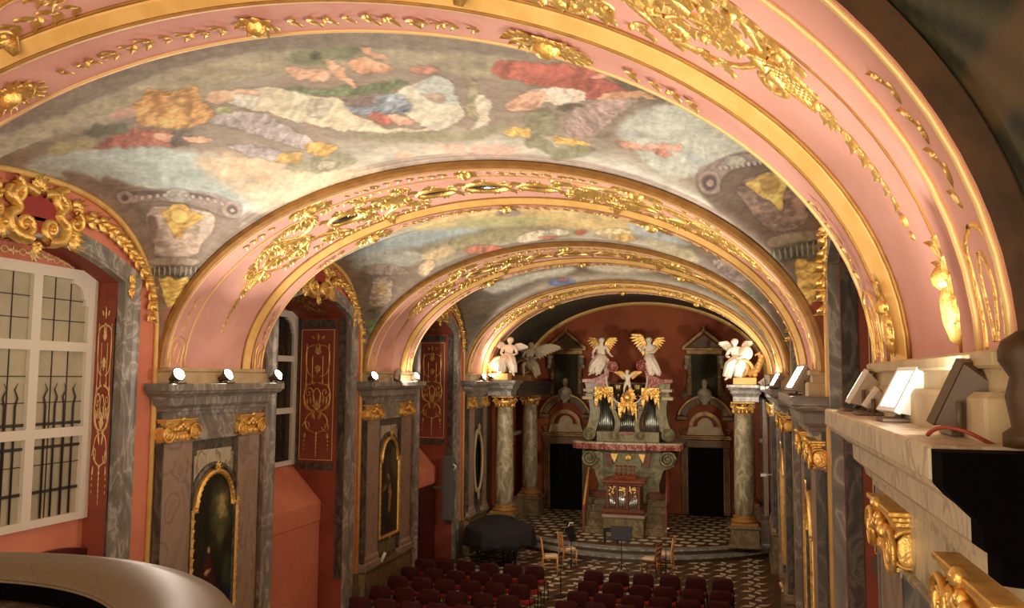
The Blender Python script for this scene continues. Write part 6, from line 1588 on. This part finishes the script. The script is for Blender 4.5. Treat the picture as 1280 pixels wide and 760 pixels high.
wood_chair(-2.05, 24.0, 1.5, 'wood_light', 'wooden ladder-back chair half hidden behind the reddish one on the right')
def music_stand(x, y, rz, h, w, label, lamp=False, solid=True):
    root = empty('music_stand', (x, y, 0.006), rz); tag(root, label, 'music stand', 'music stands before the altar step'); T = root.matrix_basis
    def B(nm, mb, mm): mb.v = [tuple(T @ Vector(v)) for v in mb.v]; return mb.build(nm, mm, root)
    for k in range(3):
        a = 2*math.pi*k/3+.5; B('foot', MB().tube([(0, 0, .25), (.2*math.cos(a), .2*math.sin(a), .01)], .011, 6), 'black')
    B('pole', MB().tube([(0, 0, .05), (0, 0, h)], [.014, .010], 8), 'black')
    if solid:
        mb = MB(); mb.add([(-w/2, -.08, h-.16), (w/2, -.08, h-.16), (w/2+.02, .08, h+.18), (-w/2-.02, .08, h+.18), (-w/2, -.06, h-.17), (w/2, -.06, h-.17), (w/2+.02, .1, h+.17), (-w/2-.02, .1, h+.17)], [(0, 1, 2, 3), (7, 6, 5, 4), (0, 4, 5, 1), (1, 5, 6, 2), (2, 6, 7, 3), (3, 7, 4, 0)])
        B('desk', mb, 'black'); B('lip', MB().box(-w/2, w/2, -.14, -.07, h-.175, h-.16), 'black')
    if lamp:
        B('clip_lamp', MB().tube([(0, .1, h+.15), (.05, .06, h+.28), (.08, -.02, h+.27)], [.01, .01, .025], 6), 'lamp_white')
music_stand(-3.17, 23.5, .0, 1.02, .56, 'black music stand with a wide solid desk, alone in front of the organ')
music_stand(-4.55, 23.45, 1.35, .95, .46, 'black music stand turned edge-on with a small clip lamp, beside the pale chairs', True)
music_stand(-1.98, 23.45, 0, .95, .1, 'thin black stand pole beside the right wooden chairs', True, False)
r2 = empty('microphone_stand', (-4.22, 20.45, .006)); tag(r2, 'thin black microphone stand in the aisle at the end of the left front row', 'microphone stand')
MB().tube([(-4.22, 20.45, .03), (-4.22, 20.45, 1.0)], .012, 6).build('pole', 'black', r2); MB().lathe([(.13, .006), (.13, .03), (.02, .04)], -4.22, 20.45, 16).build('base', 'black', r2); MB().tube([(-4.22, 20.45, 1.0), (-4.18, 20.4, 1.06)], .02, 8).build('microphone', 'black', r2)
p = PZ(764, 679, .31); r2 = empty('bench', (p[0], p[1], .31)); tag(r2, 'small black bench at the foot of the positive organ', 'bench')
MB().box(p[0]-.22, p[0]+.22, p[1]-.14, p[1]+.14, .66, .74, bev=.02).build('seat', 'black', r2)
for a in (-1, 1):
    for b in (-1, 1): MB().box(p[0]+a*.19-.02, p[0]+a*.19+.02, p[1]+b*.11-.02, p[1]+b*.11+.02, .31, .66).build('leg', 'black', r2)
# ---- grand piano under its cover
root = empty('grand_piano', (-6.7, 24.0, 0)); tag(root, 'grand piano hidden under a draped black cover, left of the altar step', 'piano')
out = [(-7.62, 23.45), (-7.66, 24.4), (-7.62, 25.35), (-7.25, 25.75), (-6.75, 25.45), (-6.45, 24.85), (-6.0, 24.45), (-5.72, 24.0), (-5.74, 23.4), (-6.2, 22.98), (-6.75, 22.7), (-7.2, 22.95)]
cl = smooth_pts(out+[out[0]], 6)[:-1]; cx, cy = -6.7, 24.1; rings = []
for z, s_, wv in ((.52, 1.05, .045), (.62, 1.04, .03), (.78, 1.03, .02), (.93, 1.01, .008), (.99, .985, 0), (1.01, .95, 0), (1.015, .6, 0), (1.02, .05, 0)):
    rings.append([(cx+(p[0]-cx)*s_*(1+wv*math.sin(i*1.35)), cy+(p[1]-cy)*s_*(1+wv*math.sin(i*1.35+.6)), z+(.03*math.sin(i*.8) if z < .6 else 0)) for i, p in enumerate(cl)])
MB().rings(rings).build('cover', 'cloth_black', root)
for (x, y) in ((-7.06, 23.05), (-6.15, 23.5), (-6.75, 25.2)):
    mb = MB(); mb.lathe([(.035, .006), (.045, .05), (.03, .1), (.05, .3), (.075, .6)], x, y, 12); mb.build('leg', 'black_gloss', root)
mb = MB(); mb.tube([(-6.3, 23.3, .6), (-6.3, 23.3, .12)], .02, 6); mb.tube([(-6.45, 23.3, .6), (-6.45, 23.3, .12)], .02, 6); mb.box(-6.55, -6.2, 23.15, 23.35, .08, .13, bev=.01); mb.build('pedal_lyre', 'black_gloss', root)
# ---- door in the boxed niche nearest the altar
yc, Xw, Xb, g = NICHES['L', 2]; root = empty('niche_door', (-8.6, 23.05, 0)); tag(root, 'dark red wooden door in the boxed front of the left niche nearest the altar', 'door')
MB().box(-8.64, -8.59, 22.25, 23.6, .01, 2.15, bev=.01).build('frame', 'wood_door', root); MB().box(-8.6, -8.565, 22.34, 23.5, .01, 2.06, bev=.01).build('leaf', 'wood_door', root)
for z0, z1 in ((.2, .9), (1.05, 1.95)):
    MB().box(-8.57, -8.55, 22.48, 23.36, z0, z1, bev=.01).build('raised_panel', 'wood_door', root)
MB().tube([(-8.56, 23.4, 1.02), (-8.50, 23.4, 1.02), (-8.50, 23.3, 1.02)], .012, 6).build('handle', 'iron', root)
# ---- grey wall panel, small lamps, camera
a = PY(552, 650, 23.4); b = PY(566.5, 570, 23.4); root = empty('wall_heater', (a[0], 23.4, a[2])); tag(root, 'flat grey panel mounted upright in the left niche nearest the altar', 'heater')
MB().box(a[0], b[0], 23.4, 23.45, a[2], b[2], bev=.01).build('panel', 'slat_grey', root); MB().box(a[0]-.3, a[0]+.02, 23.42, 23.5, (a[2]+b[2])/2-.03, (a[2]+b[2])/2+.03).build('bracket', 'slat_grey', root); MB().tube([(b[0]+.02, 23.38, b[2]-.4), (b[0]+.1, 23.36, b[2]-.3), (b[0]+.02, 23.36, b[2]-.22)], .025, 6).build('spot', 'lamp_white', root)
root = empty('small_spotlight', (-7.83, 18.1, 1.08)); tag(root, 'small white spotlight on the plinth below the second left painting', 'spotlight')
MB().box(-7.87, -7.82, 18.05, 18.13, 1.08, 1.11).build('foot', 'lamp_white', root); MB().tube([(-7.85, 18.09, 1.11), (-7.78, 18.15, 1.28)], .04, 8).build('head', 'lamp_white', root)
root = empty('small_spotlight', (.8, 17.9, 1.08)); tag(root, 'small white and amber spotlight on a right hand plinth near the bottom edge', 'spotlight')
MB().box(.74, .82, 17.86, 17.94, 1.08, 1.12).build('foot', 'lamp_white', root); MB().tube([(.76, 17.9, 1.12), (.72, 17.9, 1.26)], .035, 8).build('head', 'gold_pale', root)
root = empty('wall_camera', (.8, 24.8, 2.6)); tag(root, 'little white wall camera on the right beyond the columns', 'camera')
MB().tube([(.83, 24.7, 2.62), (.66, 24.68, 2.6)], .018, 6).build('arm', 'lamp_white', root); MB().box(.52, .68, 24.6, 24.72, 2.56, 2.64, bev=.01).build('body', 'lamp_white', root)
# cable on the near ledge
mb = MB(); P = smooth_pts([(3.1, 0), (3.02, .04), (2.98, .12), (3.05, .2), (3.3, .24)], 5); mb.tube([(.60+q, y, LEDGE['R']+.018+.03*math.sin(i*.3)) for i, (y, q) in enumerate(P)], .007, 6)
tag(mb.build('power_cable', 'cable_red'), 'short red brown cable curling from the largest floodlight on the near right ledge', 'cable')
# ---- round balcony at the lower left
root = empty('round_balcony', (-4.1, 2.6, 2.2)); tag(root, 'round grey stone balcony with a broad moulded rim and dark inside, lower left corner', 'balcony')
mb = MB(); prof = [(1.54, 4.03), (1.55, 4.055), (1.575, 4.055), (1.585, 4.075), (1.61, 4.075), (1.64, 4.09), (1.75, 4.105), (1.95, 4.11), (2.05, 4.095), (2.085, 4.05), (2.08, 3.98), (2.02, 3.94), (1.95, 3.93), (1.9, 3.85)]
n = 96; rings = [[(-4.1+r_*math.cos(2*math.pi*k/n), 2.6+r_*math.sin(2*math.pi*k/n), z) for k in range(n)] for r_, z in prof]; mb.rings(rings, cap=False); mb.build('rim', 'marble_rim', root)
mb = MB(); mb.lathe([(1.88, 3.93), (1.86, 3.2), (1.95, 3.1), (1.9, 3.0), (1.5, 2.7), (.9, 2.45), (.5, 2.2), (.45, 0)], -4.1, 2.6, 64); mb.build('body', 'marble_grey', root)
mb = MB(); mb.lathe([(1.54, 3.32), (.01, 3.33)], -4.1, 2.6, 64); mb.rings([[(-4.1+1.545*math.cos(2*math.pi*k/96), 2.6+1.545*math.sin(2*math.pi*k/96), z) for k in range(96)] for z in (3.32, 4.045)], cap=False); mb.build('lining', 'flat_black', root)
p = PZ(20, 760, 3.93); root = empty('folded_cloth', (p[0], p[1]-.1, 3.3)); tag(root, 'orange red upholstered chair top poking up inside the round balcony', 'chair')
MB().box(p[0]-.1, p[0]+.1, p[1]-.2, p[1]-.1, 3.75, 3.95, bev=.04).build('backrest', 'seat_red', root); MB().box(p[0]-.02, p[0]+.02, p[1]-.17, p[1]-.13, 3.34, 3.8).build('post', 'black', root); root.name = 'small_chair'
# ------------------------------------------------------------------ floodlights on the ledges
LENS = {}
def flood(loc, direc, w, h, d, power, housing, glow, label, group='floodlights along the ledges', spot=125, kind='flood'):
    root = empty('floodlight', loc); tag(root, label, 'floodlight', group)
    D = Vector(direc).normalized(); q = D.to_track_quat('Z', 'Y').to_matrix()
    c0 = Vector(loc)+Vector((0, 0, .05+max(w, h)*.38))
    def T(p): return tuple(c0+q @ Vector(p))
    if kind == 'bulb':
        prof = [(.02, -.16), (.045, -.15), (.05, -.08), (w*.5, 0), (w*.52, .02), (w*.46, .025)]
        rings = [[T((r_*math.cos(2*math.pi*k/16), r_*math.sin(2*math.pi*k/16), z)) for k in range(16)] for r_, z in prof]
        MB().rings(rings).build('housing', housing, root)
        rings = [[T((r_*math.cos(2*math.pi*k/16), r_*math.sin(2*math.pi*k/16), z)) for k in range(16)] for r_, z in ((w*.46, .022), (w*.3, .05), (w*.05, .062))]
        MB().rings(rings).build('lens', glow, root)
    else:
        hb = MB()
        r0 = [(-w/2*.7, -h/2*.7, -d), (w/2*.7, -h/2*.7, -d), (w/2*.7, h/2*.7, -d), (-w/2*.7, h/2*.7, -d)]
        r1 = [(-w/2, -h/2, -.03), (w/2, -h/2, -.03), (w/2, h/2, -.03), (-w/2, h/2, -.03)]
        r2 = [(p[0]*1.06, p[1]*1.06, -.03) for p in r1]; r3 = [(p[0], p[1], 0) for p in r2]; r4 = [(p[0]*.86, p[1]*.86, 0) for p in r1]; r5 = [(p[0]*.78, p[1]*.78, -.035) for p in r1]
        hb.rings([[T(p) for p in r_] for r_ in (r0, r1, r2, r3, r4, r5)], smooth=False)
        for k in range(-3, 4): hb.box(0, 0, 0, 0, 0, 0) if False else None
        hb.build('housing', housing, root)
        g_ = MB(); g_.add([T((p[0]*.84, p[1]*.84, -.008)) for p in r1], [(0, 1, 2, 3)]); g_.build('front_glass', glow, root)
        for sx in (-1, 1):
            br = MB(); br.tube([T((sx*w*.56, 0, -d*.4)), (T((sx*w*.56, 0, -d*.4))[0], T((sx*w*.56, 0, -d*.4))[1], loc[2]+.012)], .012, 5); br.build('bracket', 'lamp_dark', root)
    bs = MB(); bs.box(loc[0]-.08, loc[0]+.08, loc[1]-.1, loc[1]+.1, loc[2], loc[2]+.02, bev=.005); bs.tube([(loc[0], loc[1], loc[2]+.01), T((0, 0, -d*.6))], .02, 6); bs.build('stand', 'lamp_dark', root)
    if power:
        cpos = T((0, 0, .08)); area('flood_light', cpos, D, w*.8, h*.8, power, spread=math.radians(spot))
    return root
PW = 1.0
LL, LR = LEDGE['L'], LEDGE['R']
def Lf(y, py, dz, p, lab): flood((-7.68, y, LL), dz, .2, .2, .14, p*PW, "lamp_dark", "lamp_glow", lab, kind="bulb", spot=125)
A1, A2, A3 = (.86, -.2, .46), (.86, .0, .46), (.8, .1, .55)
Lf(10.42, 0, A1, 50, 'blazing round lamp at the near left corner of the first left ledge')
Lf(11.62, 0, A2, 50, 'blazing round lamp in the middle of the first left ledge')
Lf(13.1, 0, A2, 50, 'blazing round lamp at the far end of the first left ledge')
Lf(17.1, 0, A1, 48, 'bright round lamp at the near end of the second left ledge')
Lf(19.6, 0, A2, 48, 'bright round lamp at the far end of the second left ledge')
Lf(25.3, 0, A1, 30, 'bright round lamp on the third left ledge, farther from the white angel')
Lf(26.1, 0, (.4, .1, .9), 26, 'bright round lamp on the third left ledge, close to the white angel')
flood((-7.64, 18.4, LL), (.6, .8, -.12), .2, .26, .12, 130*PW, 'lamp_housing', 'lamp_glow', 'grey floodlight with an added fill beam to the altar, between two lamps on the second left ledge')  # beam towards the altar is added as fill
flood((.70, 5.75, LR), (-.86, .1, .5), .30, .22, .14, 30*PW, 'lamp_housing', 'lamp_glow', 'tilted grey floodlight at the far end of the nearest right ledge')
flood((.70, 5.15, LR), (-.80, .15, .55), .16, .12, .08, 0, 'lamp_housing', 'lamp_housing', 'smallest grey floodlight on the nearest right ledge, tipped forward')
flood((.72, 4.4, LR), (-.88, -.10, .46), .28, .22, .14, 26*PW, 'lamp_white', 'lamp_glow_soft', 'floodlight with a glaring white face on the nearest right ledge')
flood((.80, 3.42, LR), (-.62, .62, .48), .30, .24, .2, 40*PW, 'lamp_dark', 'lamp_glow', 'largest dark floodlight with greenish glass edge, closest on the right ledge')
flood((.66, 11.1, LR), (-.86, -.1, .5), .46, .34, .2, 80*PW, 'lamp_housing', 'lamp_glow', 'large box floodlight glaring on the second right ledge')
flood((.66, 17.4, LR), (-.86, -.15, .5), .36, .3, .16, 48*PW, 'lamp_housing', 'lamp_glow', 'bright box floodlight on the third right ledge, nearer of its two')
flood((.66, 19.0, LR), (-.35, .93, -.12), .3, .24, .16, 130*PW, 'lamp_housing', 'lamp_glow', 'small bright floodlight on the third right ledge, with an added fill beam to the altar')  # altar-facing beam added to brighten the far end
flood((.62, 25.3, LR), (-.6, .1, .8), .3, .24, .16, 40*PW, 'lamp_housing', 'lamp_glow', 'small bright floodlight at the foot of the right white angel')
